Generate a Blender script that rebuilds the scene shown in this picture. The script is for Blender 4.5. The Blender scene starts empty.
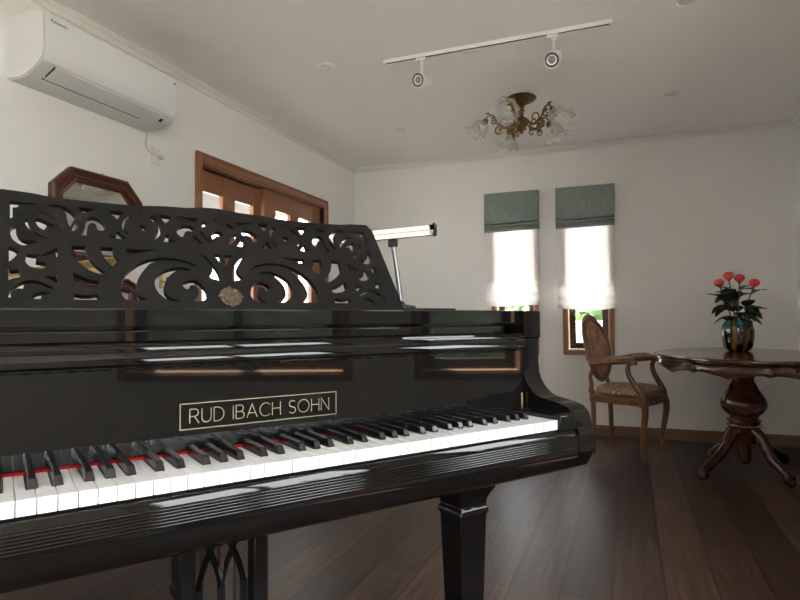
import bpy, bmesh, math, random
from math import sin, cos, pi, radians, atan2, sqrt
from mathutils import Vector, Matrix
random.seed(7)
SC = bpy.context.scene
COL = SC.collection

# ---------------------------------------------------------------- materials
def new_mat(name):
    m = bpy.data.materials.new(name); m.use_nodes = True
    nt = m.node_tree; nt.nodes.clear()
    out = nt.nodes.new('ShaderNodeOutputMaterial')
    return m, nt, out
def nd(nt, typ, **kw):
    n = nt.nodes.new(typ)
    for k, v in kw.items():
        if k in n.inputs: n.inputs[k].default_value = v
        else: setattr(n, k, v)
    return n
def pbsdf(name, col, rough=.5, metal=0., spec=.5, coat=0., bump=None, noise=None, trans=0.):
    """principled; noise=(scale, amount, stretch) varies the base colour, bump=(scale, strength)"""
    m, nt, out = new_mat(name)
    b = nd(nt, 'ShaderNodeBsdfPrincipled')
    b.inputs['Base Color'].default_value = (*col, 1)
    b.inputs['Roughness'].default_value = rough
    b.inputs['Metallic'].default_value = metal
    b.inputs['Specular IOR Level'].default_value = spec
    b.inputs['Coat Weight'].default_value = coat
    b.inputs['Coat Roughness'].default_value = .05
    nt.links.new(b.outputs[0], out.inputs[0])
    tc = nd(nt, 'ShaderNodeTexCoord')
    if noise:
        mp = nd(nt, 'ShaderNodeMapping'); mp.inputs['Scale'].default_value = noise[2]
        nt.links.new(tc.outputs['Object'], mp.inputs[0])
        nz = nd(nt, 'ShaderNodeTexNoise'); nz.inputs['Scale'].default_value = noise[0]; nz.inputs['Detail'].default_value = 4
        nt.links.new(mp.outputs[0], nz.inputs['Vector'])
        rp = nd(nt, 'ShaderNodeValToRGB')
        a = noise[1]
        rp.color_ramp.elements[0].position = .3; rp.color_ramp.elements[1].position = .7
        rp.color_ramp.elements[0].color = (*[max(0, c * (1 - a)) for c in col], 1)
        rp.color_ramp.elements[1].color = (*[min(1, c * (1 + a)) for c in col], 1)
        nt.links.new(nz.outputs['Fac'], rp.inputs[0]); nt.links.new(rp.outputs[0], b.inputs['Base Color'])
    if bump:
        nz = nd(nt, 'ShaderNodeTexNoise'); nz.inputs['Scale'].default_value = bump[0]; nz.inputs['Detail'].default_value = 3
        nt.links.new(tc.outputs['Object'], nz.inputs['Vector'])
        bp = nd(nt, 'ShaderNodeBump'); bp.inputs['Strength'].default_value = bump[1]; bp.inputs['Distance'].default_value = .002
        nt.links.new(nz.outputs['Fac'], bp.inputs['Height']); nt.links.new(bp.outputs[0], b.inputs['Normal'])
    return m
M = {}
M['wall'] = pbsdf('wallpaper', (.775, .775, .758), .85, spec=.2, bump=(220, .25), noise=(3, .015, (1, 1, 1)))
M['ceil'] = pbsdf('ceiling_paper', (.87, .86, .845), .9, spec=.2, bump=(200, .25))
M['crown'] = pbsdf('crown_white', (.74, .73, .70), .6)
M['black'] = pbsdf('black_lacquer', (.006, .0056, .0056), .035, spec=.5, noise=(3, .1, (1, 1, 1)))
M['blacksoft'] = pbsdf('black_lacquer_worn', (.006, .0056, .0056), .05, spec=.5)
M['desk'] = pbsdf('black_satin', (.0085, .0078, .0075), .42, spec=.22, bump=(90, .05))
M['ivory'] = pbsdf('key_white', (.83, .84, .86), .22, spec=.45)
M['ebony'] = pbsdf('key_black', (.012, .012, .013), .2, spec=.55)
M['felt'] = pbsdf('red_felt', (.33, .006, .010), .9, spec=.1, bump=(400, .5))
M['brass'] = pbsdf('brass', (.62, .45, .16), .32, metal=1.)
M['inlay'] = pbsdf('brass_inlay', (.30, .27, .18), .5, metal=.5)
M['bronze'] = pbsdf('aged_bronze', (.20, .125, .05), .38, metal=.85, noise=(60, .5, (1, 1, 1)))
M['medal'] = pbsdf('medallion_bronze', (.105, .080, .055), .55, metal=.4, noise=(160, .55, (1, 1, 1)))
M['darkchrome'] = pbsdf('dark_chrome', (.16, .16, .165), .12, metal=1.)
M['chrome'] = pbsdf('chrome', (.75, .75, .76), .12, metal=1.)
M['darkmetal'] = pbsdf('dark_metal', (.02, .02, .022), .3, metal=.3)
M['door'] = pbsdf('door_wood', (.27, .115, .055), .4, noise=(7, .12, (9, 9, .6)))
M['casing'] = pbsdf('casing_wood', (.30, .135, .068), .42, noise=(7, .2, (9, 9, .7)))
M['jamb'] = pbsdf('jamb_wood', (.50, .29, .16), .4, noise=(7, .15, (9, 9, .7)))
M['sash'] = pbsdf('sash_dark', (.022, .013, .009), .4)
M['base'] = pbsdf('baseboard_wood', (.20, .105, .058), .45, noise=(6, .2, (.6, .6, 8)))
M['mirrorframe'] = pbsdf('mahogany', (.075, .020, .010), .3, noise=(9, .35, (2, 2, 1)))
M['mirror'] = pbsdf('mirror_glass', (.95, .95, .90), .02, metal=1.)
M['plastic'] = pbsdf('white_plastic', (.78, .79, .80), .35)
M['plastic2'] = pbsdf('grey_white_plastic', (.68, .685, .675), .42)
M['slot'] = pbsdf('dark_slot', (.02, .02, .02), .7)
M['ink'] = pbsdf('grey_print', (.09, .10, .11), .6)
M['walnut'] = pbsdf('walnut', (.145, .058, .023), .28, noise=(8, .35, (4, 4, 1.2)), coat=.25)
M['mahog'] = pbsdf('polished_mahogany', (.058, .021, .012), .16, noise=(8, .4, (3, 1, 3)), coat=.3)
M['green'] = None
M['stem'] = pbsdf('rose_stem', (.07, .13, .035), .5)
M['leaf'] = pbsdf('rose_leaf', (.016, .040, .013), .42, noise=(30, .3, (1, 1, 1)))
M['rose'] = pbsdf('rose_petal', (.85, .085, .105), .55, noise=(40, .2, (1, 1, 1)))
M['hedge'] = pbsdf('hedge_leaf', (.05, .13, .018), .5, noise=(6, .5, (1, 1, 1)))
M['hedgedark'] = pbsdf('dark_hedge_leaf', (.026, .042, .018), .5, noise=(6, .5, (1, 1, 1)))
M['gardenwall'] = pbsdf('garden_wall_plaster', (.72, .70, .64), .9, noise=(4, .12, (1, 1, 1)))
M['greywall'] = pbsdf('grey_render', (.40, .40, .39), .9, noise=(5, .1, (1, 1, 1)))
M['ground'] = pbsdf('gravel_ground', (.36, .34, .30), .95, noise=(12, .2, (1, 1, 1)))
M['eave'] = pbsdf('eave_board', (.024, .018, .013), .8)
M['lens'] = pbsdf('lamp_lens', (.30, .31, .32), .25)
M['diffuser'] = pbsdf('downlight_diffuser', (.66, .65, .62), .5)
M['ring'] = pbsdf('dark_ring', (.03, .032, .034), .4)
M['cordwhite'] = pbsdf('white_cord', (.66, .64, .60), .6)
M['cream'] = pbsdf('cream_plate', (.74, .72, .67), .45)

def mat_floor():
    m, nt, out = new_mat('dark_plank_floor')
    b = nd(nt, 'ShaderNodeBsdfPrincipled'); nt.links.new(b.outputs[0], out.inputs[0])
    tc = nd(nt, 'ShaderNodeTexCoord')
    mp = nd(nt, 'ShaderNodeMapping'); mp.inputs['Rotation'].default_value = (0, 0, radians(90)); mp.inputs['Location'].default_value = (.31, .07, 0)
    nt.links.new(tc.outputs['Object'], mp.inputs[0])
    br = nd(nt, 'ShaderNodeTexBrick'); br.offset = .37; br.inputs['Scale'].default_value = 1
    br.inputs['Brick Width'].default_value = 1.82; br.inputs['Row Height'].default_value = .172
    br.inputs['Mortar Size'].default_value = .0028; br.inputs['Mortar Smooth'].default_value = .2
    br.inputs['Color1'].default_value = (.038, .020, .0135, 1); br.inputs['Color2'].default_value = (.088, .048, .033, 1)
    br.inputs['Mortar'].default_value = (.006, .0035, .0025, 1); br.inputs['Bias'].default_value = -.1
    nt.links.new(mp.outputs[0], br.inputs['Vector'])
    mp2 = nd(nt, 'ShaderNodeMapping'); mp2.inputs['Scale'].default_value = (14, .9, 1)
    nt.links.new(tc.outputs['Object'], mp2.inputs[0])
    nz = nd(nt, 'ShaderNodeTexNoise'); nz.inputs['Scale'].default_value = 3.2; nz.inputs['Detail'].default_value = 6; nz.inputs['Distortion'].default_value = .8
    nt.links.new(mp2.outputs[0], nz.inputs['Vector'])
    rp = nd(nt, 'ShaderNodeValToRGB'); rp.color_ramp.elements[0].position = .3; rp.color_ramp.elements[1].position = .72
    rp.color_ramp.elements[0].color = (.50, .48, .46, 1); rp.color_ramp.elements[1].color = (1.45, 1.42, 1.4, 1)
    nt.links.new(nz.outputs['Fac'], rp.inputs[0])
    mx = nd(nt, 'ShaderNodeMix', data_type='RGBA', blend_type='MULTIPLY'); mx.inputs[0].default_value = 1
    nt.links.new(br.outputs['Color'], mx.inputs[6]); nt.links.new(rp.outputs[0], mx.inputs[7])
    nt.links.new(mx.outputs[2], b.inputs['Base Color'])
    b.inputs['Roughness'].default_value = .40; b.inputs['Specular IOR Level'].default_value = .22
    bp = nd(nt, 'ShaderNodeBump'); bp.inputs['Strength'].default_value = .25; bp.inputs['Distance'].default_value = .002
    nt.links.new(br.outputs['Fac'], bp.inputs['Height']); bp.invert = True; nt.links.new(bp.outputs[0], b.inputs['Normal'])
    return m
M['floor'] = mat_floor()

def mat_glass():
    m, nt, out = new_mat('window_glass')
    t = nd(nt, 'ShaderNodeBsdfTransparent'); g = nd(nt, 'ShaderNodeBsdfGlossy'); g.inputs['Roughness'].default_value = .02
    lw = nd(nt, 'ShaderNodeLayerWeight'); lw.inputs['Blend'].default_value = .5
    pw = nd(nt, 'ShaderNodeMath', operation='POWER'); pw.inputs[1].default_value = 5; nt.links.new(lw.outputs['Facing'], pw.inputs[0])
    f = nd(nt, 'ShaderNodeMath', operation='MULTIPLY_ADD'); f.inputs[1].default_value = .7; f.inputs[2].default_value = .035; nt.links.new(pw.outputs[0], f.inputs[0])
    x = nd(nt, 'ShaderNodeMixShader')
    nt.links.new(f.outputs[0], x.inputs[0]); nt.links.new(t.outputs[0], x.inputs[1]); nt.links.new(g.outputs[0], x.inputs[2])
    nt.links.new(x.outputs[0], out.inputs[0]); return m
M['glass'] = mat_glass()
def mat_lampglass():
    m, nt, out = new_mat('frosted_cut_glass')
    t = nd(nt, 'ShaderNodeBsdfTransparent'); t.inputs[0].default_value = (.93, .93, .91, 1)
    b = nd(nt, 'ShaderNodeBsdfPrincipled'); b.inputs['Base Color'].default_value = (.80, .78, .74, 1); b.inputs['Roughness'].default_value = .12
    lw = nd(nt, 'ShaderNodeLayerWeight'); lw.inputs['Blend'].default_value = .35
    mr = nd(nt, 'ShaderNodeMapRange'); mr.inputs[3].default_value = .10; mr.inputs[4].default_value = .55
    x = nd(nt, 'ShaderNodeMixShader')
    nt.links.new(lw.outputs['Facing'], mr.inputs[0]); nt.links.new(mr.outputs[0], x.inputs[0])
    nt.links.new(t.outputs[0], x.inputs[1]); nt.links.new(b.outputs[0], x.inputs[2]); nt.links.new(x.outputs[0], out.inputs[0]); return m
M['lampglass'] = mat_lampglass()
def mat_cloth(name, col, translucent, transparent, weave, amp=.14):
    m, nt, out = new_mat(name)
    tc = nd(nt, 'ShaderNodeTexCoord')
    mp = nd(nt, 'ShaderNodeMapping'); mp.inputs['Scale'].default_value = weave
    nt.links.new(tc.outputs['Object'], mp.inputs[0])
    nz = nd(nt, 'ShaderNodeTexNoise'); nz.inputs['Scale'].default_value = 10; nz.inputs['Detail'].default_value = 5
    nt.links.new(mp.outputs[0], nz.inputs['Vector'])
    rp = nd(nt, 'ShaderNodeValToRGB'); rp.color_ramp.elements[0].position = .35; rp.color_ramp.elements[1].position = .68
    rp.color_ramp.elements[0].color = (*[c * (1-amp) for c in col], 1); rp.color_ramp.elements[1].color = (*[min(1, c * (1+amp)) for c in col], 1)
    nt.links.new(nz.outputs['Fac'], rp.inputs[0])
    d = nd(nt, 'ShaderNodeBsdfDiffuse'); tr = nd(nt, 'ShaderNodeBsdfTranslucent'); tp = nd(nt, 'ShaderNodeBsdfTransparent')
    nt.links.new(rp.outputs[0], d.inputs[0]); nt.links.new(rp.outputs[0], tr.inputs[0])
    x = nd(nt, 'ShaderNodeMixShader'); x.inputs[0].default_value = translucent
    nt.links.new(d.outputs[0], x.inputs[1]); nt.links.new(tr.outputs[0], x.inputs[2])
    y = nd(nt, 'ShaderNodeMixShader'); y.inputs[0].default_value = transparent
    nt.links.new(x.outputs[0], y.inputs[1]); nt.links.new(tp.outputs[0], y.inputs[2]); nt.links.new(y.outputs[0], out.inputs[0])
    return m
M['green'] = mat_cloth('sage_linen', (.275, .33, .305), .12, 0., (14, 14, 2.2))
M['sheer'] = mat_cloth('white_voile', (.94, .94, .945), .27, .04, (5, 5, 5), .02)
def mat_floral():
    m, nt, out = new_mat('floral_tapestry')
    b = nd(nt, 'ShaderNodeBsdfPrincipled'); b.inputs['Roughness'].default_value = .9; b.inputs['Specular IOR Level'].default_value = .1
    nt.links.new(b.outputs[0], out.inputs[0])
    tc = nd(nt, 'ShaderNodeTexCoord')
    v = nd(nt, 'ShaderNodeTexVoronoi'); v.inputs['Scale'].default_value = 16
    nz = nd(nt, 'ShaderNodeTexNoise'); nz.inputs['Scale'].default_value = 22; nz.inputs['Detail'].default_value = 3
    nt.links.new(tc.outputs['Object'], nz.inputs['Vector'])
    ad = nd(nt, 'ShaderNodeMix', data_type='VECTOR'); ad.inputs[0].default_value = .12
    nt.links.new(tc.outputs['Object'], ad.inputs[4]); nt.links.new(nz.outputs['Color'], ad.inputs[5]); nt.links.new(ad.outputs[1], v.inputs['Vector'])
    rp = nd(nt, 'ShaderNodeValToRGB')
    e = rp.color_ramp.elements
    e[0].position = .12; e[0].color = (.62, .50, .36, 1); e[1].position = .46; e[1].color = (.29, .20, .125, 1)
    k = e.new(.26); k.color = (.36, .14, .085, 1); k = e.new(.34); k.color = (.10, .08, .035, 1)
    nt.links.new(v.outputs['Distance'], rp.inputs[0]); nt.links.new(rp.outputs[0], b.inputs['Base Color'])
    return m
M['floral'] = mat_floral()
M['backcloth'] = pbsdf('rust_tapestry', (.36, .21, .155), .9, spec=.1, noise=(14, .35, (1, 1, 1)))
def mat_vase():
    m, nt, out = new_mat('striped_art_glass')
    b = nd(nt, 'ShaderNodeBsdfPrincipled'); b.inputs['Roughness'].default_value = .12; b.inputs['Coat Weight'].default_value = .5
    nt.links.new(b.outputs[0], out.inputs[0])
    tc = nd(nt, 'ShaderNodeTexCoord'); sx = nd(nt, 'ShaderNodeSeparateXYZ'); nt.links.new(tc.outputs['Object'], sx.inputs[0])
    at = nd(nt, 'ShaderNodeMath', operation='ARCTAN2'); nt.links.new(sx.outputs[1], at.inputs[0]); nt.links.new(sx.outputs[0], at.inputs[1])
    nz = nd(nt, 'ShaderNodeTexNoise'); nz.inputs['Scale'].default_value = 9; nt.links.new(tc.outputs['Object'], nz.inputs['Vector'])
    mu = nd(nt, 'ShaderNodeMath', operation='MULTIPLY_ADD'); mu.inputs[1].default_value = 7.; nt.links.new(at.outputs[0], mu.inputs[0])
    nm = nd(nt, 'ShaderNodeMath', operation='MULTIPLY'); nm.inputs[1].default_value = 6.; nt.links.new(nz.outputs['Fac'], nm.inputs[0]); nt.links.new(nm.outputs[0], mu.inputs[2])
    sn = nd(nt, 'ShaderNodeMath', operation='SINE'); nt.links.new(mu.outputs[0], sn.inputs[0])
    rp = nd(nt, 'ShaderNodeValToRGB'); e = rp.color_ramp.elements
    e[0].position = .55; e[0].color = (.012, .008, .008, 1); e[1].position = .98; e[1].color = (.24, .12, .025, 1)
    ma = nd(nt, 'ShaderNodeMapRange'); ma.inputs[1].default_value = -1; ma.inputs[2].default_value = 1; nt.links.new(sn.outputs[0], ma.inputs[0]); nt.links.new(ma.outputs[0], rp.inputs[0])
    # turquoise runs down from the shoulder between the amber stripes
    zt = nd(nt, 'ShaderNodeMapRange'); zt.inputs[1].default_value = .125; zt.inputs[2].default_value = .19; nt.links.new(sx.outputs[2], zt.inputs[0])
    iv = nd(nt, 'ShaderNodeMapRange'); iv.inputs[1].default_value = .55; iv.inputs[2].default_value = .15; nt.links.new(ma.outputs[0], iv.inputs[0])
    f = nd(nt, 'ShaderNodeMath', operation='MULTIPLY'); nt.links.new(zt.outputs[0], f.inputs[0]); nt.links.new(iv.outputs[0], f.inputs[1])
    mx = nd(nt, 'ShaderNodeMix', data_type='RGBA'); mx.inputs[7].default_value = (.05, .30, .36, 1)
    nt.links.new(f.outputs[0], mx.inputs[0]); nt.links.new(rp.outputs[0], mx.inputs[6]); nt.links.new(mx.outputs[2], b.inputs['Base Color'])
    return m
M['vase'] = mat_vase()
def mat_emit(name, col, s):
    m, nt, out = new_mat(name)
    e = nd(nt, 'ShaderNodeEmission'); e.inputs[0].default_value = (*col, 1); e.inputs[1].default_value = s
    nt.links.new(e.outputs[0], out.inputs[0]); return m

# ---------------------------------------------------------------- mesh helpers
def bm_new(): return bmesh.new()
def add_box(bm, x0, x1, y0, y1, z0, z1):
    vs = [bm.verts.new(p) for p in ((x0,y0,z0),(x1,y0,z0),(x1,y1,z0),(x0,y1,z0),(x0,y0,z1),(x1,y0,z1),(x1,y1,z1),(x0,y1,z1))]
    for f in ((0,3,2,1),(4,5,6,7),(0,1,5,4),(1,2,6,5),(2,3,7,6),(3,0,4,7)): bm.faces.new([vs[i] for i in f])
    return vs
def add_prism(bm, pts, a0, a1, to):
    """extrude the 2D outline pts from a0 to a1; to(p, a) gives the 3D point"""
    A = [bm.verts.new(to(p, a0)) for p in pts]; B = [bm.verts.new(to(p, a1)) for p in pts]
    n = len(pts)
    bm.faces.new(A[::-1]); bm.faces.new(B)
    for i in range(n): bm.faces.new([A[i], A[(i+1) % n], B[(i+1) % n], B[i]])
def along_x(p, a): return (a, p[0], p[1])
def along_y(p, a): return (p[0], a, p[1])
def along_z(p, a): return (p[0], p[1], a)
def add_lathe(bm, prof, n=32, c=(0,0,0), mat=None):
    rings = []
    for r, z in prof:
        if r < 1e-5: rings.append([bm.verts.new((0,0,z))])
        else: rings.append([bm.verts.new((r*cos(2*pi*i/n), r*sin(2*pi*i/n), z)) for i in range(n)])
    for a, b in zip(rings, rings[1:]):
        for i in range(n):
            j = (i+1) % n
            if len(a) == 1 and len(b) == 1: continue
            if len(a) == 1: bm.faces.new([a[0], b[j], b[i]])
            elif len(b) == 1: bm.faces.new([a[i], a[j], b[0]])
            else: bm.faces.new([a[i], a[j], b[j], b[i]])
    vs = [v for r in rings for v in r]
    if mat is None: mat = Matrix.Translation(c)
    bmesh.ops.transform(bm, matrix=mat, verts=vs)
    return vs
def spline(pts, n=6):
    """Catmull-Rom through points (any dimension)"""
    P = [tuple(p) for p in pts]; out = []
    for i in range(len(P)-1):
        p0, p1, p2, p3 = P[max(i-1,0)], P[i], P[i+1], P[min(i+2,len(P)-1)]
        for k in range(n):
            t = k/n
            out.append(tuple(.5*((2*b)+(-a+c)*t+(2*a-5*b+4*c-d)*t*t+(-a+3*b-3*c+d)*t**3) for a,b,c,d in zip(p0,p1,p2,p3)))
    out.append(P[-1]); return out
def add_tube(bm, pts, rad, n=10, flat=None, up=None):
    """tube along pts; rad number or list; flat=(a,b) scales the section along the two frame axes"""
    P = [Vector(p[:3]) for p in pts]; m = len(P)
    R = rad if isinstance(rad, (list, tuple)) else [rad]*m
    rings = []; ref = Vector(up) if up else None
    for i in range(m):
        t = (P[min(i+1,m-1)] - P[max(i-1,0)]).normalized()
        if ref is None:
            ref = Vector((0,0,1)) if abs(t.z) < .9 else Vector((1,0,0))
        s = t.cross(ref)
        if s.length < 1e-6: s = t.orthogonal()
        s.normalize(); u = s.cross(t).normalized()
        if not up: ref = u
        fa, fb = flat if flat else (1, 1)
        rings.append([bm.verts.new(P[i] + s*(R[i]*fa*cos(2*pi*k/n)) + u*(R[i]*fb*sin(2*pi*k/n))) for k in range(n)])
    for a, b in zip(rings, rings[1:]):
        for k in range(n): bm.faces.new([a[k], a[(k+1)%n], b[(k+1)%n], b[k]])
    bm.faces.new(rings[0][::-1]); bm.faces.new(rings[-1])
def add_ball(bm, c, r, seg=16, scale=(1,1,1), rot=None):
    mt = Matrix.Translation(c) @ (rot.to_4x4() if rot else Matrix.Identity(4)) @ Matrix.Diagonal((r*scale[0], r*scale[1], r*scale[2], 1))
    bmesh.ops.create_uvsphere(bm, u_segments=seg, v_segments=max(6, seg//2), radius=1, matrix=mt)
def build(name, bm, mat, parent=None, bevel=0., smooth=38, seg=2, subsurf=0):
    bmesh.ops.recalc_face_normals(bm, faces=bm.faces)
    me = bpy.data.meshes.new(name); bm.to_mesh(me); bm.free()
    o = bpy.data.objects.new(name, me); COL.objects.link(o)
    if mat: me.materials.append(mat)
    if smooth:
        for p in me.polygons: p.use_smooth = True
        me.set_sharp_from_angle(angle=radians(smooth))
    if bevel:
        md = o.modifiers.new('bevel', 'BEVEL'); md.width = bevel; md.segments = seg; md.limit_method = 'ANGLE'; md.angle_limit = radians(35)
    if subsurf:
        md = o.modifiers.new('sub', 'SUBSURF'); md.levels = subsurf; md.render_levels = subsurf
    if parent: o.parent = parent
    return o
def thing(name, label, cat, loc=(0,0,0), rotz=0., group=None):
    o = bpy.data.objects.new(name, None); COL.objects.link(o); o.empty_display_size = .1
    o.location = loc; o.rotation_euler = (0, 0, rotz)
    return tag(o, label, cat, group)
def tag(o, label, cat, group=None):
    o['label'] = label; o['category'] = cat
    if group: o['group'] = group
    return o
def struct(o, label=None, cat=None):
    o['kind'] = 'structure'
    if label: o['label'] = label
    if cat: o['category'] = cat
    return o
def dup(root, loc, rotz=0., label=None):
    r = root.copy(); COL.objects.link(r); r.location = loc; r.rotation_euler = (0, 0, rotz)
    if label: r['label'] = label
    for ch in list(root.children):
        c = ch.copy(); COL.objects.link(c); c.parent = r
        for g in ch.children:
            d = g.copy(); COL.objects.link(d); d.parent = c
    return r
SKY = 3.5; SUN = 40.0; EXPOSURE = 1.95; LED = 0.36
# ---------------------------------------------------------------- camera
cam_d = bpy.data.cameras.new('camera'); cam = bpy.data.objects.new('camera', cam_d); COL.objects.link(cam)
cam_d.sensor_width = 36; cam_d.lens = 588.563 * 36 / 800; cam_d.clip_start = .05
RX = Vector((0.932229079420997, 0.3617955908798662, -0.007272819382403222))
UP = Vector((0.019674312095730048, -0.030605574389526855, 0.999337890935717))
FW = Vector((-0.36133345392509725, 0.9317549298158694, 0.03564948580812901))
mw = Matrix.Identity(4)
for i in range(3): mw[i][0] = RX[i]; mw[i][1] = UP[i]; mw[i][2] = -FW[i]; mw[i][3] = (0, 0, .94866)[i]
cam.matrix_world = mw
SC.camera = cam

# ---------------------------------------------------------------- room shell
XL, XR, YB, YF, H = -2.447, 1.169, 5.1265, -2.95, 2.4187
WT = .16
def wall_with_holes(name, a0, a1, holes, to, label):
    """wall in the (a, z) plane, thickness handled by to(a, t, z); holes (a0,a1,z0,z1)"""
    bm = bm_new()
    xs = sorted({a0, a1, *[h[0] for h in holes], *[h[1] for h in holes]}); zs = sorted({0., H, *[h[2] for h in holes], *[h[3] for h in holes]})
    def solid(i, j):
        if not (0 <= i < len(xs)-1 and 0 <= j < len(zs)-1): return False
        cx, cz = (xs[i]+xs[i+1])/2, (zs[j]+zs[j+1])/2
        return not any(h[0] < cx < h[1] and h[2] < cz < h[3] for h in holes)
    def quad(p): bm.faces.new([bm.verts.new(to(*q)) for q in p])
    for i in range(len(xs)-1):
        for j in range(len(zs)-1):
            if not solid(i, j): continue
            x0, x1, z0, z1 = xs[i], xs[i+1], zs[j], zs[j+1]
            quad([(x0,0,z0),(x1,0,z0),(x1,0,z1),(x0,0,z1)]); quad([(x0,WT,z0),(x0,WT,z1),(x1,WT,z1),(x1,WT,z0)])
            if not solid(i-1, j): quad([(x0,0,z0),(x0,0,z1),(x0,WT,z1),(x0,WT,z0)])
            if not solid(i+1, j): quad([(x1,0,z0),(x1,WT,z0),(x1,WT,z1),(x1,0,z1)])
            if not solid(i, j-1): quad([(x0,0,z0),(x0,WT,z0),(x1,WT,z0),(x1,0,z0)])
            if not solid(i, j+1): quad([(x0,0,z1),(x1,0,z1),(x1,WT,z1),(x0,WT,z1)])
    bmesh.ops.remove_doubles(bm, verts=bm.verts, dist=1e-4)
    return struct(build(name, bm, M['wall'], smooth=0), label, 'wall')
to_back = lambda a, t, z: (a, YB + t, z)
to_rear = lambda a, t, z: (a, YF - t, z)
to_left = lambda a, t, z: (XL - t, a, z)
to_right = lambda a, t, z: (XR + t, a, z)
W1 = (-1.086, -.749, .692, 2.0); W2 = (-.481, -.144, .692, 2.0)          # back wall, two slim windows
WA = (-.185, .90, .695, 2.0); WB = (1.275, 1.765, .695, 2.0)            # right wall
WD = (-2.80, -.86, .02, 2.2)                                           # glazed door in the right wall, behind the photographer
DL = (2.922, 4.486, 0., 1.942)                                            # sliding doors in the left wall
wall_with_holes('wall_back', XL-WT, XR+WT, [W1, W2], to_back, 'off-white papered wall holding the two slim windows')
wall_with_holes('wall_rear', XL-WT, XR+WT, [], to_rear, 'off-white papered wall opposite the two slim windows')
wall_with_holes('wall_left', YF, YB, [DL], to_left, 'off-white papered wall holding the air conditioner and sliding doors')
wall_with_holes('wall_right', YF, YB, [WA, WB, WD], to_right, 'off-white papered wall beside the pedestal table')
bm = bm_new(); add_box(bm, XL-WT, XR+WT, YF-WT, YB+WT, -.12, 0)
struct(build('floor', bm, M['floor'], smooth=0), 'dark brown wooden plank floor with a soft sheen', 'floor')
bm = bm_new(); add_box(bm, XL-WT, XR+WT, YF-WT, YB+WT, H, H+.12)
struct(build('ceiling', bm, M['ceil'], smooth=0), 'plain off-white papered ceiling', 'ceiling')
# crown moulding and baseboards
crown = [(0, 0), (.044, 0), (.044, -.007), (.036, -.009), (.030, -.016), (.020, -.020), (.013, -.030), (.010, -.033), (.010, -.040), (0, -.040)]
def run(name, prof, mat, side, a0, a1, z, label, cat):
    bm = bm_new()
    f = {'left': lambda p, a: (XL + p[0], a, z + p[1]), 'right': lambda p, a: (XR - p[0], a, z + p[1]),
         'back': lambda p, a: (a, YB - p[0], z + p[1]), 'rear': lambda p, a: (a, YF + p[0], z + p[1])}[side]
    add_prism(bm, prof, a0, a1, f)
    return struct(build(name, bm, mat, smooth=25), label, cat)
run('trim_1', crown, M['crown'], 'left', YF, YB, H, 'white crown moulding above the air conditioner', 'moulding')
run('trim_2', crown, M['crown'], 'back', XL, XR, H, 'white crown moulding above the two slim windows', 'moulding')
run('trim_3', crown, M['crown'], 'right', YF, YB, H, 'white crown moulding along the table-side wall', 'moulding')
skirt = [(0, 0), (.014, 0), (.014, .078), (.010, .085), (0, .085)]
run('baseboard_back', skirt, M['base'], 'back', XL, XR, 0, 'brown wooden baseboard below the two slim windows', 'baseboard')
run('baseboard_left', skirt, M['base'], 'left', YF, 2.866, 0, 'brown wooden baseboard below the air conditioner wall', 'baseboard')
run('baseboard_right', skirt, M['base'], 'right', 0, YB, 0, 'brown wooden baseboard along the table-side wall', 'baseboard')

def window(name, hole, to, label, casing_w=.035, sash_w=.052, mid=None):
    """to(a, t, z): t = depth outwards from the inner wall face"""
    root = thing(name, label, 'window'); root['kind'] = 'structure'
    a0, a1, z0, z1 = hole
    def boxes(bm, rects, t0, t1):
        for (x0, x1, y0, y1) in rects:
            ps = [to(x, t, z) for x in (x0, x1) for t in (t0, t1) for z in (y0, y1)]
            lo = [min(p[i] for p in ps) for i in range(3)]; hi = [max(p[i] for p in ps) for i in range(3)]
            add_box(bm, lo[0], hi[0], lo[1], hi[1], lo[2], hi[2])
    def frame(x0, x1, y0, y1, w): return [(x0, x0+w, y0, y1), (x1-w, x1, y0, y1), (x0+w, x1-w, y0, y0+w), (x0+w, x1-w, y1-w, y1)]
    c = casing_w
    bm = bm_new(); boxes(bm, frame(a0-c, a1+c, z0-c, z1+c, c), -.014, .0); build('casing', bm, M['casing'], root, bevel=.003)
    bm = bm_new(); boxes(bm, frame(a0-.001, a1+.001, z0-.001, z1+.001, .012), -.010, .085); build('jamb', bm, M['jamb'], root, bevel=.002)
    s = .011
    bm = bm_new(); boxes(bm, frame(a0+s, a1-s, z0+s, z1-s, sash_w), .085, .135)
    if mid:
        for q in mid: boxes(bm, [(q-sash_w*.5, q+sash_w*.5, z0+s+sash_w, z1-s-sash_w)], .085, .135)
    build('sash', bm, M['sash'], root, bevel=.003)
    bm = bm_new(); g = s + sash_w
    boxes(bm, [(a0+g, a1-g, z0+g, z1-g)], .108, .112); build('glass', bm, M['glass'], root, smooth=0)
    return root
window('window_1', W1, to_back, 'slim wood-cased window farther from the chair, mostly behind the piano top')
window('window_2', W2, to_back, 'slim wood-cased window behind the carved armchair')
window('window_3', WA, to_right, 'wider wood-cased window in the table-side wall facing the keyboard', mid=[.357])
window('window_4', WB, to_right, 'narrow wood-cased window in the table-side wall facing the keyboard')
window('window_5', WD, to_right, 'glazed garden door in the table-side wall', mid=[-1.83])

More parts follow.
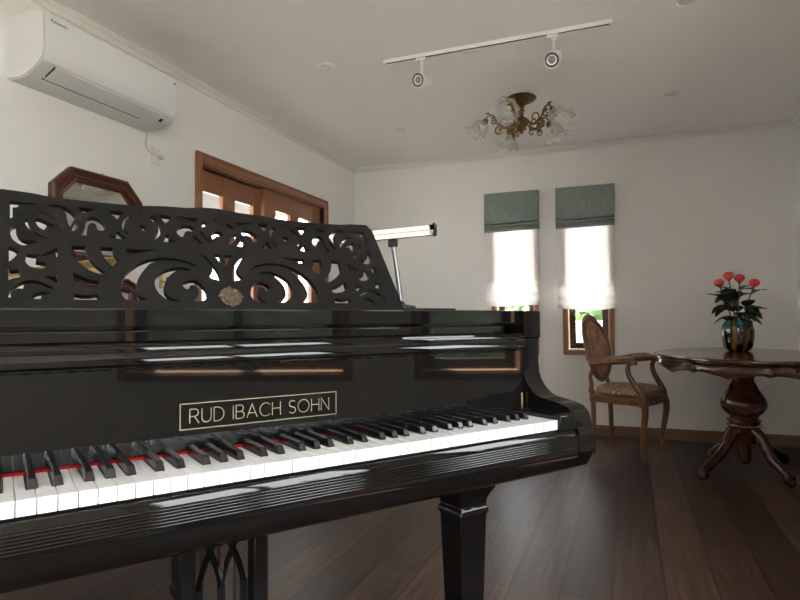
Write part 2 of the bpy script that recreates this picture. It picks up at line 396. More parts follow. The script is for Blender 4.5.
# sliding doors in the left wall
d = thing('door_1', 'brown wooden pair of glazed sliding doors behind the piano', 'door'); d['kind'] = 'structure'
bm = bm_new()
for (y0, y1, z0, z1, x0, x1) in ((2.876, 2.922, 0, 1.988, -.145, .016), (4.486, 4.532, 0, 1.988, -.145, .016), (2.922, 4.486, 1.942, 1.988, -.145, .016),
                                 (2.922, 4.486, 1.930, 1.942, -.05, .008)):
    add_box(bm, XL+x0, XL+x1, y0, y1, z0, z1)
build('casing', bm, M['door'], d, bevel=.004)
bm = bm_new()
for (y0, y1, z0, z1) in ((2.866, 2.882, 0, 1.998), (4.526, 4.542, 0, 1.998), (2.882, 4.526, 1.982, 1.998)): add_box(bm, XL, XL+.024, y0, y1, z0, z1)
build('architrave', bm, M['door'], d, bevel=.004)
def leaf(y0, y1, x, panes, zt):
    lf = None
    bm = bm_new(); t = .018
    ys = [y0] + [q for p in panes for q in p] + [y1]
    for a, b in zip(ys[0::2], ys[1::2]): add_box(bm, x-t, x+t, a, b, .005, zt)
    for a, b in panes: add_box(bm, x-t+.001, x+t-.001, a, b, 1.79, zt); add_box(bm, x-t+.001, x+t-.001, a, b, .005, .80)  # solid lower panels, out of view, added to cut light under the piano
    lf = build('door_leaf', bm, M['door'], d, bevel=.004)
    bm = bm_new()
    for a, b in panes: add_box(bm, x-.003, x+.003, a-.004, b+.004, .79, 1.80)
    build('glass', bm, M['glass'], lf, smooth=0)
    return lf
leaf(2.923, 3.69, XL-.095, [(3.010, 3.235), (3.365, 3.580)], 1.928)
lf = leaf(3.64, 4.485, XL-.045, [(3.790, 4.000), (4.125, 4.330)], 1.928)
bm = bm_new(); add_box(bm, XL-.029, XL-.022, 3.690, 3.720, .88, 1.02); build('finger_pull', bm, M['brass'], lf, bevel=.003)

# ---------------------------------------------------------------- outdoors
bm = bm_new(); add_box(bm, -14, 14, -14, 16, -.45, -.35)
struct(build('ground', bm, M['ground'], smooth=0), 'pale gravel ground outside the windows', 'ground')
bm = bm_new(); add_box(bm, -6, 5, 7.6, 7.75, -.35, .90); add_box(bm, -6, 5, 7.56, 7.79, .90, .935)
struct(build('garden_wall', bm, M['gardenwall'], bevel=.01), 'low pale garden wall seen below the sheer blinds', 'wall')
def leaf_mass(name, box, n, size, label, mat):
    bm = bm_new(); rnd = random.Random(5)
    add_box(bm, box[0]+.15, box[1]-.15, box[2]+.25, box[3]-.15, box[4], box[5]-.22)
    x0, x1, y0, y1, z0, z1 = box
    for _ in range(n):
        c = Vector((rnd.uniform(x0, x1), rnd.uniform(y0, y1), z0 + (z1-z0)*rnd.random()**.8))
        a = Vector((rnd.gauss(0,1), rnd.gauss(0,1), rnd.gauss(0,.6))).normalized(); b = a.orthogonal().normalized()
        s = size*rnd.uniform(.6, 1.3)
        k = a.cross(b)*s*.12
        bm.faces.new([bm.verts.new(p) for p in (c-a*s, c-b*s*.45+k, c+a*s, c+b*s*.45+k)])
    o = build(name, bm, mat, smooth=0); o['kind'] = 'stuff'
    return tag(o, label, 'hedge')
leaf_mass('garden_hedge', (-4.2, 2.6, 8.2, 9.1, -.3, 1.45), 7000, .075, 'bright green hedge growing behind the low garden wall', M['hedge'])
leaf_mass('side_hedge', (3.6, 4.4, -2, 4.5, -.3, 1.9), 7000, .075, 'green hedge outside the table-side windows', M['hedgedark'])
bm = bm_new(); add_box(bm, XL-2.3, XL-2.15, -1.5, 8, -.35, 3.4)  # wall added outside to weaken the skylight coming through the sliding doors
struct(build('added_light_wall', bm, M['greywall'], smooth=0), 'added sunlit outdoor wall limiting the light through the sliding doors', 'wall')
bm = bm_new(); add_box(bm, XL-1.65, XL-WT, 1.0, 5.25, 2.05, 2.09)
struct(build('eave_board', bm, M['eave'], smooth=0), 'brown eave boards outside the sliding doors', 'eave')
bm = bm_new(); add_box(bm, XR+WT, XR+.42, YF-1, 5.5, 2.55, 2.63)  # unseen overhang, added to keep high sun off the side windows
struct(build('sun_block_overhang', bm, M['eave'], smooth=0), 'added unseen overhang blocking high sun outside the table-side windows', 'eave')

# ---------------------------------------------------------------- blinds
def blind(x0, x1, zt, zb, zs, group_label, sheer_label, sx0, sx1):
    """green roman blind raised to zb, sheer blind hanging to zs"""
    root = thing('roman_blind', group_label, 'blind', ((x0+x1)/2, YB, zt), 0, 'sage roman blinds')
    w = (x1-x0)/2; h = zt-zb
    bm = bm_new()
    prof = [(-.004, 0), (-.040, 0), (-.046, -.012), (-.050, -h*.4), (-.058, -h*.72), (-.064, -h*.765), (-.052, -h*.785), (-.03, -h*.77), (-.004, -h*.76)]
    n = 14
    rows = []
    for i in range(n+1):
        x = -w + 2*w*i/n; s = .004*sin(i*1.7+x0*9) ; dz = .010*sin(pi*i/n)*(-1)
        rows.append([bm.verts.new((x, y - (s if k in (3,4) else 0), z + (dz if k in (5,6) else 0))) for k, (y, z) in enumerate(prof)])
    for a, b in zip(rows, rows[1:]):
        for k in range(len(prof)): bm.faces.new([a[k], a[(k+1) % len(prof)], b[(k+1) % len(prof)], b[k]])
    bm.faces.new(rows[0]); bm.faces.new(rows[-1][::-1])
    build('blind_fabric', bm, M['green'], root)
    bm = bm_new()
    add_box(bm, -w*.995, w*.995, -.020, -.006, -h*.98, -h*.70)
    for q in range(3):
        z1 = -h*(.785+.065*q); z0 = z1 - h*.085
        pr = [(-.012, z1), (-.046+.004*q, z1-.002), (-.062+.004*q, (z0+z1)/2), (-.05+.004*q, z0+.001), (-.012, z0)]
        rows = []
        for i in range(n+1):
            x = -w*1.006 + 2.012*w*i/n
            dz = -.006*sin(pi*i/n + .3)
            rows.append([bm.verts.new((x, y, z+dz)) for y, z in pr])
        for a, b in zip(rows, rows[1:]):
            for k in range(len(pr)): bm.faces.new([a[k], a[(k+1) % 5], b[(k+1) % 5], b[k]])
        bm.faces.new(rows[0]); bm.faces.new(rows[-1][::-1])
    build('stacked_folds', bm, M['green'], root)
    bm = bm_new(); add_tube(bm, [(w-.008, -.012, -h), (w-.002, -.010, -h-.5), (w, -.012, -1.24)], .0013, 6); build('pull_cord', bm, M['cordwhite'], root)
    bm = bm_new(); add_lathe(bm, [(0, .012), (.005, .009), (.007, 0), (.006, -.012), (0, -.016)], 10, (w, -.012, -1.25)); build('cord_knob', bm, M['plastic2'], root)
    # sheer
    s = thing('sheer_blind', sheer_label, 'blind', ((sx0+sx1)/2, YB, zt-.02), 0, 'white sheer blinds')
    sw = (sx1-sx0)/2; L = zt-.02-zs
    bm = bm_new(); rows = []
    nx, nz = 20, 60
    for j in range(nz+1):
        t = j/nz; z = -t*L; row = []
        puff = 0
        if t > .78: k = (t-.78)/.22; puff = .022*sin(k*pi*3.0)**2 + .03*sin(k*pi)
        for i in range(nx+1):
            u = i/nx*2-1
            x = sw*u*(.975 + .05*max(0, t-.72)/.28)
            y = -.026 - puff*(1-.35*u*u) - .003*sin(u*9+1)*(1-t) - .002*sin(u*17+t*3)
            row.append(bm.verts.new((x, y, z + (.012*u*u*max(0, t-.8)*5 if t > .8 else 0) + .006*sin(u*3+x0*5)*max(0, t-.8)*4)))
        rows.append(row)
    for a, b in zip(rows, rows[1:]):
        for i in range(nx): bm.faces.new([a[i], a[i+1], b[i+1], b[i]])
    build('sheer_fabric', bm, M['sheer'], s, smooth=80)
    bm = bm_new()
    for q in range(2):
        z = -L + .015 + .05*q
        add_box(bm, -sw*.985, sw*.985, -.030, -.022, z, z+.010)
    build('hem_rod', bm, M['sheer'], s)
blind(-1.168, -.699, 2.064, 1.7265, 1.070, 'sage green roman blind raised above the window farther from the armchair',
      'white sheer blind hanging in the window half hidden by the piano', -1.160, -.706)
blind(-.557, -.093, 2.062, 1.722, 1.030, 'sage green roman blind raised above the window behind the armchair',
      'white sheer blind hanging above the armchair back', -.548, -.100)
# ---------------------------------------------------------------- daylight
w = bpy.data.worlds.new('sky'); SC.world = w; w.use_nodes = True
nt = w.node_tree; nt.nodes.clear()
wo = nt.nodes.new('ShaderNodeOutputWorld'); bg = nt.nodes.new('ShaderNodeBackground'); nt.links.new(bg.outputs[0], wo.inputs[0])
bg.inputs[0].default_value = (.90, .97, 1.0, 1); bg.inputs[1].default_value = SKY
sun = bpy.data.lights.new('sun', 'SUN'); sun.energy = SUN; sun.angle = radians(.8); sun.color = (1, .975, .94)
so = bpy.data.objects.new('sun', sun); COL.objects.link(so)
so.rotation_euler = Vector((-.27, .20, -.94)).to_track_quat('-Z', 'Y').to_euler()
def portal(name, loc, sx, sy, direction):
    l = bpy.data.lights.new(name, 'AREA'); l.shape = 'RECTANGLE'; l.size = sx; l.size_y = sy; l.cycles.is_portal = True
    o = bpy.data.objects.new(name, l); COL.objects.link(o); o.location = loc
    o.rotation_euler = Vector(direction).to_track_quat('-Z', 'Y').to_euler()
for nm, h, fn, dr in (('w1', W1, to_back, (0,-1,0)), ('w2', W2, to_back, (0,-1,0)), ('wa', WA, to_right, (-1,0,0)), ('wb', WB, to_right, (-1,0,0)),
                      ('wd', WD, to_right, (-1,0,0)), ('dl', DL, to_left, (1,0,0))):
    portal('sky_portal', fn((h[0]+h[1])/2, .155, (h[2]+h[3])/2), h[1]-h[0], h[3]-h[2], dr)
vs = SC.view_settings; vs.view_transform = 'Standard'; vs.look = 'None'; vs.gamma = 1; vs.use_curve_mapping = False; vs.exposure = EXPOSURE
SC.cycles.use_denoising = True; SC.cycles.max_bounces = 10; SC.cycles.diffuse_bounces = 6; SC.cycles.transparent_max_bounces = 16
SC.cycles.caustics_reflective = False; SC.cycles.caustics_refractive = False; SC.cycles.sample_clamp_indirect = 6
# ---------------------------------------------------------------- grand piano
# local frame: x along the keyboard (bass to treble, 0 = middle), y into the piano, z up
PA = atan2(.8228, .5683)
PX, PY = -.7271 + .4005*.5683, .5248 + .4005*.8228
piano = thing('grand_piano', 'glossy black grand piano with a fretwork music desk and exposed keyboard', 'piano', (PX, PY, 0), PA)
UC = .4005
XO, XI = 1.125-UC, 1.068-UC        # outer and inner face of the arms
# white keys
K = .02356; NW = 52; X0 = -9*K - UC
cutR = {0: 0, 1: 0}
black_after = set()
for i in range(NW-1):
    if 'ABCDEFG'[i % 7] in 'ACDFG': black_after.add(i)
boff = {'A': .0035, 'C': -.0035, 'D': .0035, 'F': -.0045, 'G': 0}
bw = .0073
for i in range(NW):
    xa, xb = X0+i*K+.00055, X0+(i+1)*K-.00055
    pts = [(xa, 0), (xb, 0)]
    if i in black_after:
        c = X0+(i+1)*K + boff['ABCDEFG'[i % 7]]; pts += [(xb, .049), (min(xb, c-bw), .049), (min(xb, c-bw), .152)]
    else: pts += [(xb, .152)]
    if i-1 in black_after:
        c = X0+i*K + boff['ABCDEFG'[(i-1) % 7]]; pts += [(max(xa, c+bw), .152), (max(xa, c+bw), .049), (xa, .049)]
    else: pts += [(xa, .152)]
    bm = bm_new(); add_prism(bm, pts, .7035, .725, along_z); build('white_key', bm, M['ivory'], piano, bevel=.0009, smooth=0, seg=2)
for i in sorted(black_after):
    c = X0+(i+1)*K + boff['ABCDEFG'[i % 7]]
    bm = bm_new()
    prof = [(.0505, .718), (.0515, .7262), (.0525, .7275), (.0575, .7368), (.062, .738), (.147, .7395), (.147, .718)]
    A = []; B = []
    for y, z in prof:
        hw = .0066 - max(0, z-.7262)*.15
        A.append(bm.verts.new((c-hw, y, z))); B.append(bm.verts.new((c+hw, y, z)))
    n = len(prof); bm.faces.new(A); bm.faces.new(B[::-1])
    for k in range(n): bm.faces.new([A[k], B[k], B[(k+1) % n], A[(k+1) % n]])
    build('black_key', bm, M['ebony'], piano, bevel=.0012, smooth=0, seg=2)
def pprism(name, pts, x0, x1, mat, bevel=0., smooth=30, parent=piano):
    bm = bm_new(); add_prism(bm, pts, x0, x1, along_x); return build(name, bm, mat, parent, bevel=bevel, smooth=smooth)
# keybed and key slip with its reeded band
pprism('keybed', [(.055, .5972), (.30, .595), (.30, .698), (.055, .698)], -XI, XI, M['black'])
reeds = []
for k in range(6):
    z = .6865 - k*.0046
    reeds += [(-.0195, z), (-.0204, z-.0005), (-.0210, z-.0012), (-.0213, z-.0021), (-.0208, z-.0031), (-.0195, z-.0037)]
reeds = [(y+.008, z) for y, z in reeds]
slip = [(.016, .6985), (.006, .7005), (-.001, .7000), (-.0042, .6986), (-.0062, .6950), (-.0077, .6910), (-.0088, .6870), (-.0115, .6866)] + reeds + \
       [(-.0105, .6585), (-.0105, .6520), (-.0085, .6510), (-.0080, .6440), (-.0060, .6350), (-.0020, .6260), (.0040, .6170), (.0110, .6105), (.0220, .6045), (.0400, .5995), (.0600, .5970), (.0600, .6400), (.016, .6400)]
pprism('key_slip', slip, -XI, XI, M['blacksoft'], smooth=28)
# arms (cheeks) with the swept profile
arm = [(.302, .972), (.151, .972), (.151, .906), (.158, .902), (.158, .882), (.157, .840), (.155, .816), (.148, .798), (.137, .784), (.126, .774), (.115, .7665), (.102, .762), (.089, .7595),
       (.065, .7565), (.041, .7530), (.020, .747), (.009, .739), (.002, .730), (-.002, .715), (-.005, .7045), (-.0090, .7020), (-.0122, .698), (-.0138, .693), (-.0130, .6885)] + \
      [(p[0]-.0012, p[1]) for p in reeds] + [(-.0125, .6585), (-.0125, .653), (-.007, .648), (-.004, .638), (.002, .626), (.011, .611), (.022, .6050), (.040, .600), (.060, .5975), (.302, .595)]
pprism('cheek', arm, XI, XO, M['black'], smooth=24)
pprism('cheek', arm, -XO, -XI, M['black'], smooth=24)
for s in (1, -1):
    a, b = (NW*K+X0+.0012, XI-.001) if s > 0 else (-XI+.001, X0-.0012)
    pprism('key_block', [(-.006, .700), (-.006, .733), (.000, .738), (.152, .738), (.152, .700)], a, b, M['black'], bevel=.002)
# felt, fallboard, mouldings
bm = bm_new(); add_box(bm, X0, X0+NW*K, .1475, .1545, .7225, .7285); build('key_felt', bm, M['felt'], piano, smooth=0)['label'] = 'red felt strip behind the keys'
fall = pprism('fallboard', [(.1550, .722), (.1550, .876), (.176, .876), (.176, .722)], -XI+.001, XI-.001, M['black'])
mould = [(.300, 0.9163), (.1655, 0.9163), (.1600, 0.9157), (.1565, 0.9131), (.1555, 0.9100), (.1500, 0.9095), (.1490, 0.9074), (.1490, 0.9006), (.1475, 0.8997), (.1448, 0.8959), (.1425, 0.8905), (.1410, 0.8850),
         (.1412, 0.8814), (.1450, 0.8785), (.1490, 0.8767), (.1490, 0.8746), (.1535, 0.8736), (.1545, 0.8720), (.300, 0.8720)]
pprism('lid_moulding', mould, -XI+.001, XI-.001, M['black'], smooth=26)
pprism('lid_rail', [(.166, 0.9173), (.166, 0.9350), (.170, 0.9366), (.30, 0.9366), (.30, 0.9173)], -1.015+UC, 1.015-UC, M['black'], bevel=.0015)
pprism('desk_tray', [(.168, 0.9423), (.168, 0.9714), (.170, 0.9730), (.46, 0.9730), (.46, 0.9423)], -XI+.003, XI-.003, M['black'], bevel=.001)
pprism('tray_support', [(.205, 0.9355), (.205, 0.9438), (.46, 0.9438), (.46, 0.9355)], -XI+.003, XI-.003, M['blacksoft'], smooth=0)
for s in (1, -1):
    bm = bm_new(); x = s*(1.0605-UC)
    add_box(bm, x-.0022, x+.0016, .1525, .1552, .730, .768); build('hinge_pin', bm, M['brass'], piano, bevel=.001)
# inlaid name in a brass frame
def ribbon(bm, pts, w, y, closed=False):
    """flat brass line of width w following pts=(x,z) on the fallboard face y"""
    n = len(pts); L = []
    for i, p in enumerate(pts):
        a = pts[(i-1) % n] if (closed or i > 0) else p; b = pts[(i+1) % n] if (closed or i < n-1) else p
        d1 = Vector((p[0]-a[0], p[1]-a[1])); d2 = Vector((b[0]-p[0], b[1]-p[1]))
        if d1.length < 1e-9: d1 = d2
        if d2.length < 1e-9: d2 = d1
        d1.normalize(); d2.normalize(); t = (d1+d2)
        t = t.normalized() if t.length > 1e-6 else d1
        nrm = Vector((-t.y, t.x)); k = w/2/max(.45, nrm.dot(Vector((-d1.y, d1.x))))
        L.append((p[0]+nrm.x*k, p[1]+nrm.y*k, p[0]-nrm.x*k, p[1]-nrm.y*k))
    m = n if closed else n-1
    V4 = [[bm.verts.new((q[0], y, q[1])), bm.verts.new((q[2], y, q[3])), bm.verts.new((q[0], y+.002, q[1])), bm.verts.new((q[2], y+.002, q[3]))] for q in L]
    for i in range(m):
        a, b = V4[i], V4[(i+1) % n]
        bm.faces.new([a[0], a[1], b[1], b[0]]); bm.faces.new([a[2], b[2], b[3], a[3]]); bm.faces.new([a[0], b[0], b[2], a[2]]); bm.faces.new([a[1], a[3], b[3], b[1]])
def arc(cx, cz, rx, rz, a0, a1, n=12): return [(cx+rx*cos(radians(a0+(a1-a0)*i/n)), cz+rz*sin(radians(a0+(a1-a0)*i/n))) for i in range(n+1)]
GL = {'R': (.60, [[(0,0),(0,1)], [(0,1),(.32,1)]+arc(.32,.74,.24,.26,90,-90)+[(0,.48)], [(.30,.48),(.60,0)]]),
      'U': (.62, [[(0,1),(0,.32)]+arc(.31,.32,.31,.32,180,360)+[(.62,1)]]),
      'D': (.68, [[(0,0),(0,1),(.24,1)]+arc(.24,.5,.44,.5,90,-90)+[(0,0)]]),
      'I': (.0, [[(0,0),(0,1)]]),
      'B': (.58, [[(0,0),(0,1),(.30,1)]+arc(.30,.76,.22,.24,90,-90)+[(0,.52)], [(.30,.52)]+arc(.32,.26,.26,.26,90,-90)+[(0,0)]]),
      'A': (.76, [[(0,0),(.38,1),(.76,0)], [(.14,.34),(.62,.34)]]),
      'C': (.74, [arc(.44,.5,.44,.5,42,318,18)]),
      'H': (.62, [[(0,0),(0,1)], [(.62,0),(.62,1)], [(0,.52),(.62,.52)]]),
      'S': (.54, [arc(.28,.75,.24,.25,35,270,10)+arc(.28,.25,.26,.25,90,-145,10)]),
      'O': (.90, [arc(.45,.5,.45,.5,90,450,24)]),
      'N': (.64, [[(0,0),(0,1),(.64,0),(.64,1)]])}
np_ = None
bm = bm_new()
fx0, fx1, fz0, fz1 = -.1622, .1382, .7645, .8085
ribbon(bm, [(fx0,fz0),(fx1,fz0),(fx1,fz1),(fx0,fz1)], .0017, .1545, True)
np_ = build('name_frame', bm, M['inlay'], fall, smooth=0)
bm = bm_new()
text = 'RUD IBACH SOHN'; hgt = .0242; gap = .20; space = .46
tot = sum((GL[c][0]+gap) if c != ' ' else space for c in text) - gap
sc = .268/tot; x = (fx0+fx1)/2 - .134
for ch in text:
    if ch == ' ': x += space*sc; continue
    wd, strokes = GL[ch]
    for st in strokes: ribbon(bm, [(x+p[0]*sc, (fz0+fz1)/2 - hgt/2 + p[1]*hgt) for p in st], .0016, .1545)
    x += (wd+gap)*sc
build('lettering', bm, M['inlay'], fall, smooth=0)['label'] = 'inlaid brass capital letters'
# body, lid
def outline(off=0.):
    pts = [(-XO-off, .300), (-XO-off, 1.30), (-XO+.01, 1.42), (-XO+.06, 1.53), (-XO+.15, 1.62+off), (-XO+.28, 1.665+off), (-XO+.42, 1.66+off), (-XO+.53, 1.61+off),
           (-.10+off, 1.50), (-.04+off, 1.36), (.05+off, 1.20), (.20+off, 1.05), (.38+off, .94+off), (.54+off, .84+off), (.65+off, .72+off), (.71+off, .60), (XO+off, .48), (XO+off, .300)]
    return [pts[0]] + spline(pts[1:-1], 4) + [pts[-1]]
bm = bm_new(); add_prism(bm, [(x, max(y, .3025)) for x, y in outline()], .606, .966, along_z); build('rim', bm, M['black'], piano, smooth=25)
bm = bm_new(); add_prism(bm, [(x, max(y, .50)) for x, y in outline(.010)], .9665, .986, along_z); build('lid', bm, M['black'], piano, bevel=.003, smooth=25)
# fretwork music desk: drawn in its own plane (x, s), leaning back
v0, tl = .37, .56; cs = sqrt(1+tl*tl)
def desk_pt(p, a):            # a = depth behind the front face
    x, s = p; return (x, v0 + s*tl/cs + a/cs, .970 + s/cs - a*tl/cs)
LH=[
  [(-406.7,255.4),(-398.4,256.1),(-361.1,254.0),(-362.9,250.4),(-391.7,247.8),(-393.4,240.3),(-402.3,238.4),(-401.9,219.8),(-400.2,216.2),(-406.4,211.1)],
  [(-349.1,247.1),(-338.5,253.9),(-327.8,256.1),(-315.3,253.6),(-303.0,244.7),(-292.0,230.3),(-295.6,222.1),(-299.5,212.6),(-303.8,201.2),(-306.9,206.7),(-309.1,220.5),(-310.8,235.9),(-315.6,244.9),(-327.9,249.8)],
  [(-362.2,233.9),(-354.4,235.6),(-344.1,232.3),(-332.1,223.0),(-321.8,210.2),(-316.9,198.0),(-317.8,194.1),(-325.4,206.0),(-335.6,218.8),(-345.9,227.0),(-356.2,230.3)],
  [(-383.4,210.8),(-377.5,215.2),(-375.1,205.5),(-373.5,195.8),(-368.6,182.9),(-373.5,186.0),(-379.3,195.2),(-382.9,204.7)],
  [(-365.8,215.8),(-359.8,217.7),(-349.6,213.4),(-339.4,205.7),(-330.8,199.6),(-336.1,198.5),(-344.9,202.6),(-345.6,196.3),(-349.6,188.4),(-356.7,192.7),(-362.5,200.7)],
  [(-368.6,182.9),(-363.6,181.4),(-353.6,173.3),(-342.6,169.9),(-346.9,168.3),(-357.0,170.6),(-365.3,175.9)],
  [(-396.9,197.0),(-402.2,192.8),(-405.7,185.2),(-406.3,175.6),(-402.9,162.8),(-394.8,152.9),(-385.2,148.0),(-377.0,150.4),(-367.9,155.6),(-358.8,156.4),(-368.7,161.6),(-377.0,159.2),(-386.8,163.1),(-391.6,169.8),(-393.6,174.4),(-396.2,182.5)],
  [(-407.9,143.6),(-401.2,141.8),(-391.9,133.2),(-394.8,127.2),(-398.7,118.9),(-407.3,109.3)],
  [(-379.5,129.9),(-369.0,127.4),(-357.5,127.5),(-360.8,126.1),(-364.1,122.4),(-364.6,113.0),(-361.0,112.1),(-354.4,110.6),(-347.8,109.4),(-345.6,102.6),(-353.0,94.1),(-364.4,96.9),(-374.1,99.8),(-379.6,106.4),(-382.7,114.2)],
  [(-355.9,127.1),(-345.8,133.1),(-335.5,141.0),(-327.2,148.1),(-327.4,124.8),(-330.8,124.6),(-330.8,137.7),(-340.8,130.1),(-350.9,125.6)],
  [(-408.8,101.3),(-406.4,92.4),(-402.5,89.3),(-393.1,92.5),(-390.0,84.3),(-389.2,75.4),(-399.3,72.8),(-407.8,68.0),(-408.7,85.6)],
  [(-329.0,93.0),(-328.9,63.2),(-332.2,64.2),(-338.6,70.7),(-350.0,77.1),(-348.3,80.6),(-338.5,78.7),(-331.9,77.9)],
  [(-408.3,30.3),(-406.8,43.1),(-399.3,54.1),(-388.4,64.8),(-375.8,69.3),(-363.1,68.7),(-351.8,63.5),(-340.6,56.0),(-334.1,50.6),(-342.3,51.5),(-351.9,56.8),(-361.5,60.9),(-374.3,61.6),(-383.7,59.0),(-385.3,50.2),(-394.6,50.4),(-402.3,44.3),(-404.8,37.8),(-403.7,31.4),(-398.4,30.5)],
  [(-374.5,28.8),(-369.7,35.3),(-361.8,42.1),(-350.5,43.5),(-339.3,39.8),(-349.0,36.9),(-355.8,35.6),(-357.9,28.0)],
  [(-302.0,192.0),(-299.0,201.2),(-293.1,213.8),(-288.5,216.4),(-287.9,208.7),(-291.9,198.1),(-298.4,191.0)],
  [(-288.9,254.4),(-258.2,252.2),(-264.1,246.9),(-271.7,243.3),(-279.3,239.7),(-283.7,245.8)],
  [(-285.3,182.2),(-279.4,194.2),(-276.0,208.7),(-274.9,220.5),(-270.5,228.1),(-262.9,231.9),(-253.6,230.1),(-244.5,223.2),(-238.5,211.4),(-238.3,204.9),(-242.1,197.9),(-248.8,196.0),(-255.1,199.2),(-256.0,208.2),(-257.2,213.3),(-262.7,215.9),(-268.4,213.4),(-272.5,205.2),(-274.0,190.9),(-275.3,181.9)],
  [(-229.7,253.1),(-201.9,251.4),(-208.4,243.0),(-211.9,234.4),(-215.2,230.0),(-219.6,237.6),(-228.0,243.3)],
  [(-188.3,245.4),(-186.0,241.5),(-187.1,234.5),(-193.1,234.4),(-198.6,227.8),(-202.3,216.6),(-203.0,207.2),(-199.6,199.5),(-194.0,196.1),(-195.2,192.0),(-202.8,196.6),(-206.5,206.8),(-206.6,217.5),(-202.5,228.7),(-195.9,237.6)],
  [(-217.1,200.4),(-211.6,195.7),(-206.3,187.5),(-200.0,180.2),(-208.9,178.1),(-220.3,180.0),(-231.7,180.8),(-234.4,183.9),(-220.0,184.7)],
  [(-173.4,254.7),(-160.4,254.9),(-167.1,249.3)],
  [(-147.3,246.1),(-140.8,248.2),(-133.1,240.7),(-128.1,227.3),(-126.4,212.2),(-128.7,199.7),(-136.0,189.5),(-142.7,184.0),(-142.1,190.3),(-134.9,200.4),(-132.4,213.0),(-133.1,224.0),(-137.1,232.5),(-143.3,233.2),(-147.9,239.0)],
  [(-174.5,215.5),(-169.0,220.7),(-162.0,220.1),(-156.1,212.0),(-159.2,204.9),(-166.2,205.5),(-173.0,208.9)],
  [(-129.8,253.8),(-117.0,253.1),(-102.1,252.0),(-105.2,242.5),(-115.0,231.0),(-119.9,235.2),(-124.2,246.0)],
  [(-125.6,178.8),(-120.2,190.9),(-117.2,199.4),(-110.9,198.6),(-112.1,187.5),(-107.2,183.9),(-95.8,181.3),(-107.7,178.9),(-118.3,178.8)],
  [(-93.1,253.9),(-71.2,252.7),(-39.6,252.6),(-47.3,246.2),(-51.3,241.4),(-61.0,244.7),(-73.8,249.8)],
  [(-94.9,208.4),(-92.9,217.0),(-85.5,224.8),(-73.9,230.3),(-61.7,230.2),(-54.6,223.8),(-58.3,212.0),(-68.0,214.5),(-74.9,211.8),(-79.1,204.4),(-81.2,195.8),(-86.6,195.9),(-92.4,201.7)],
  [(-59.8,200.6),(-54.4,202.5),(-46.6,190.6),(-36.7,180.2),(-49.2,179.2),(-54.4,181.5),(-57.6,191.0)],
  [(-39.0,231.2),(-33.0,242.0),(-25.6,245.7),(-22.0,238.8),(-26.3,232.5),(-32.3,230.4),(-36.1,227.1)],
  [(-44.4,216.2),(-37.7,215.5),(-30.0,204.8),(-23.7,192.6),(-18.2,183.1),(-26.8,186.6),(-34.8,194.4),(-40.2,205.3)],
  [(-52.2,155.5),(-44.0,150.6),(-32.4,137.7),(-23.3,123.3),(-16.6,107.4),(-13.4,91.5),(-15.4,80.8),(-21.2,83.8),(-28.7,85.0),(-34.9,88.0),(-38.1,92.3),(-32.3,98.7),(-28.3,106.9),(-27.9,117.6),(-37.3,134.7)],
  [(-24.7,153.3),(-5.4,153.0),(-3.6,142.3),(-3.5,123.0),(-8.9,129.6),(-13.0,140.3)],
  [(-218.5,65.9),(-215.0,75.6),(-205.4,93.1),(-192.9,107.3),(-176.3,121.4),(-157.7,131.0),(-137.0,136.0),(-116.4,136.8),(-95.8,134.2),(-75.4,126.9),(-59.5,115.9),(-72.0,119.7),(-88.1,127.5),(-108.7,130.7),(-129.4,130.2),(-146.1,126.0),(-158.7,119.4),(-167.5,108.7),(-177.5,94.4),(-185.5,79.2),(-189.9,64.4),(-189.9,48.8),(-183.4,35.8),(-169.7,28.9),(-180.3,27.5),(-211.9,28.2),(-217.6,38.6),(-220.0,51.5)],
  [(-151.1,83.1),(-145.4,90.9),(-134.4,100.8),(-119.4,108.7),(-102.4,112.8),(-85.7,111.8),(-76.3,105.8),(-84.4,105.1),(-103.1,106.2),(-115.5,97.4),(-126.9,85.4),(-133.8,71.3),(-135.7,58.8),(-134.8,47.7),(-128.0,36.9),(-117.6,31.4),(-104.8,28.5),(-116.1,26.1),(-127.9,28.3),(-140.9,36.6),(-150.4,49.8),(-154.1,61.9),(-153.7,73.1)],
  [(-99.1,68.7),(-93.2,75.3),(-81.0,80.9),(-70.3,81.8),(-60.5,75.2),(-51.6,61.3),(-48.4,48.6),(-49.6,38.4),(-55.7,30.7),(-62.4,28.1),(-75.2,26.7),(-83.4,27.1),(-73.3,33.4),(-67.0,44.4),(-66.2,55.8),(-70.4,64.6),(-76.2,68.8),(-81.7,66.8),(-85.0,61.6),(-86.4,57.0),(-92.1,58.4),(-96.7,62.5)],
  [(-303.3,153.2),(-278.7,154.4),(-277.1,140.4),(-271.5,126.1),(-264.9,114.3),(-256.4,103.9),(-244.5,94.8),(-248.2,87.4),(-260.7,89.7),(-272.8,96.6),(-283.1,105.3),(-293.2,115.0),(-301.6,124.1),(-303.1,131.3)],
  [(-251.9,154.8),(-227.7,154.2),(-226.6,140.3),(-221.6,130.6),(-216.8,123.9),(-224.4,116.7),(-231.4,108.4),(-239.2,118.3),(-245.9,129.0),(-249.8,141.2)],
  [(-203.8,154.5),(-175.5,154.1),(-143.4,154.7),(-161.9,150.1),(-178.1,146.4),(-184.5,140.8),(-196.2,139.9),(-201.6,144.7)],
  [(-302.8,90.8),(-294.4,84.2),(-282.5,77.2),(-270.4,73.4),(-257.2,71.6),(-259.7,57.9),(-271.2,56.6),(-283.3,59.0),(-293.4,63.3),(-303.5,69.1)],
  [(-302.8,41.3),(-289.3,37.5),(-275.6,37.4),(-264.1,41.1),(-261.6,37.7),(-257.7,27.9),(-262.1,27.4),(-303.2,27.8)],
]
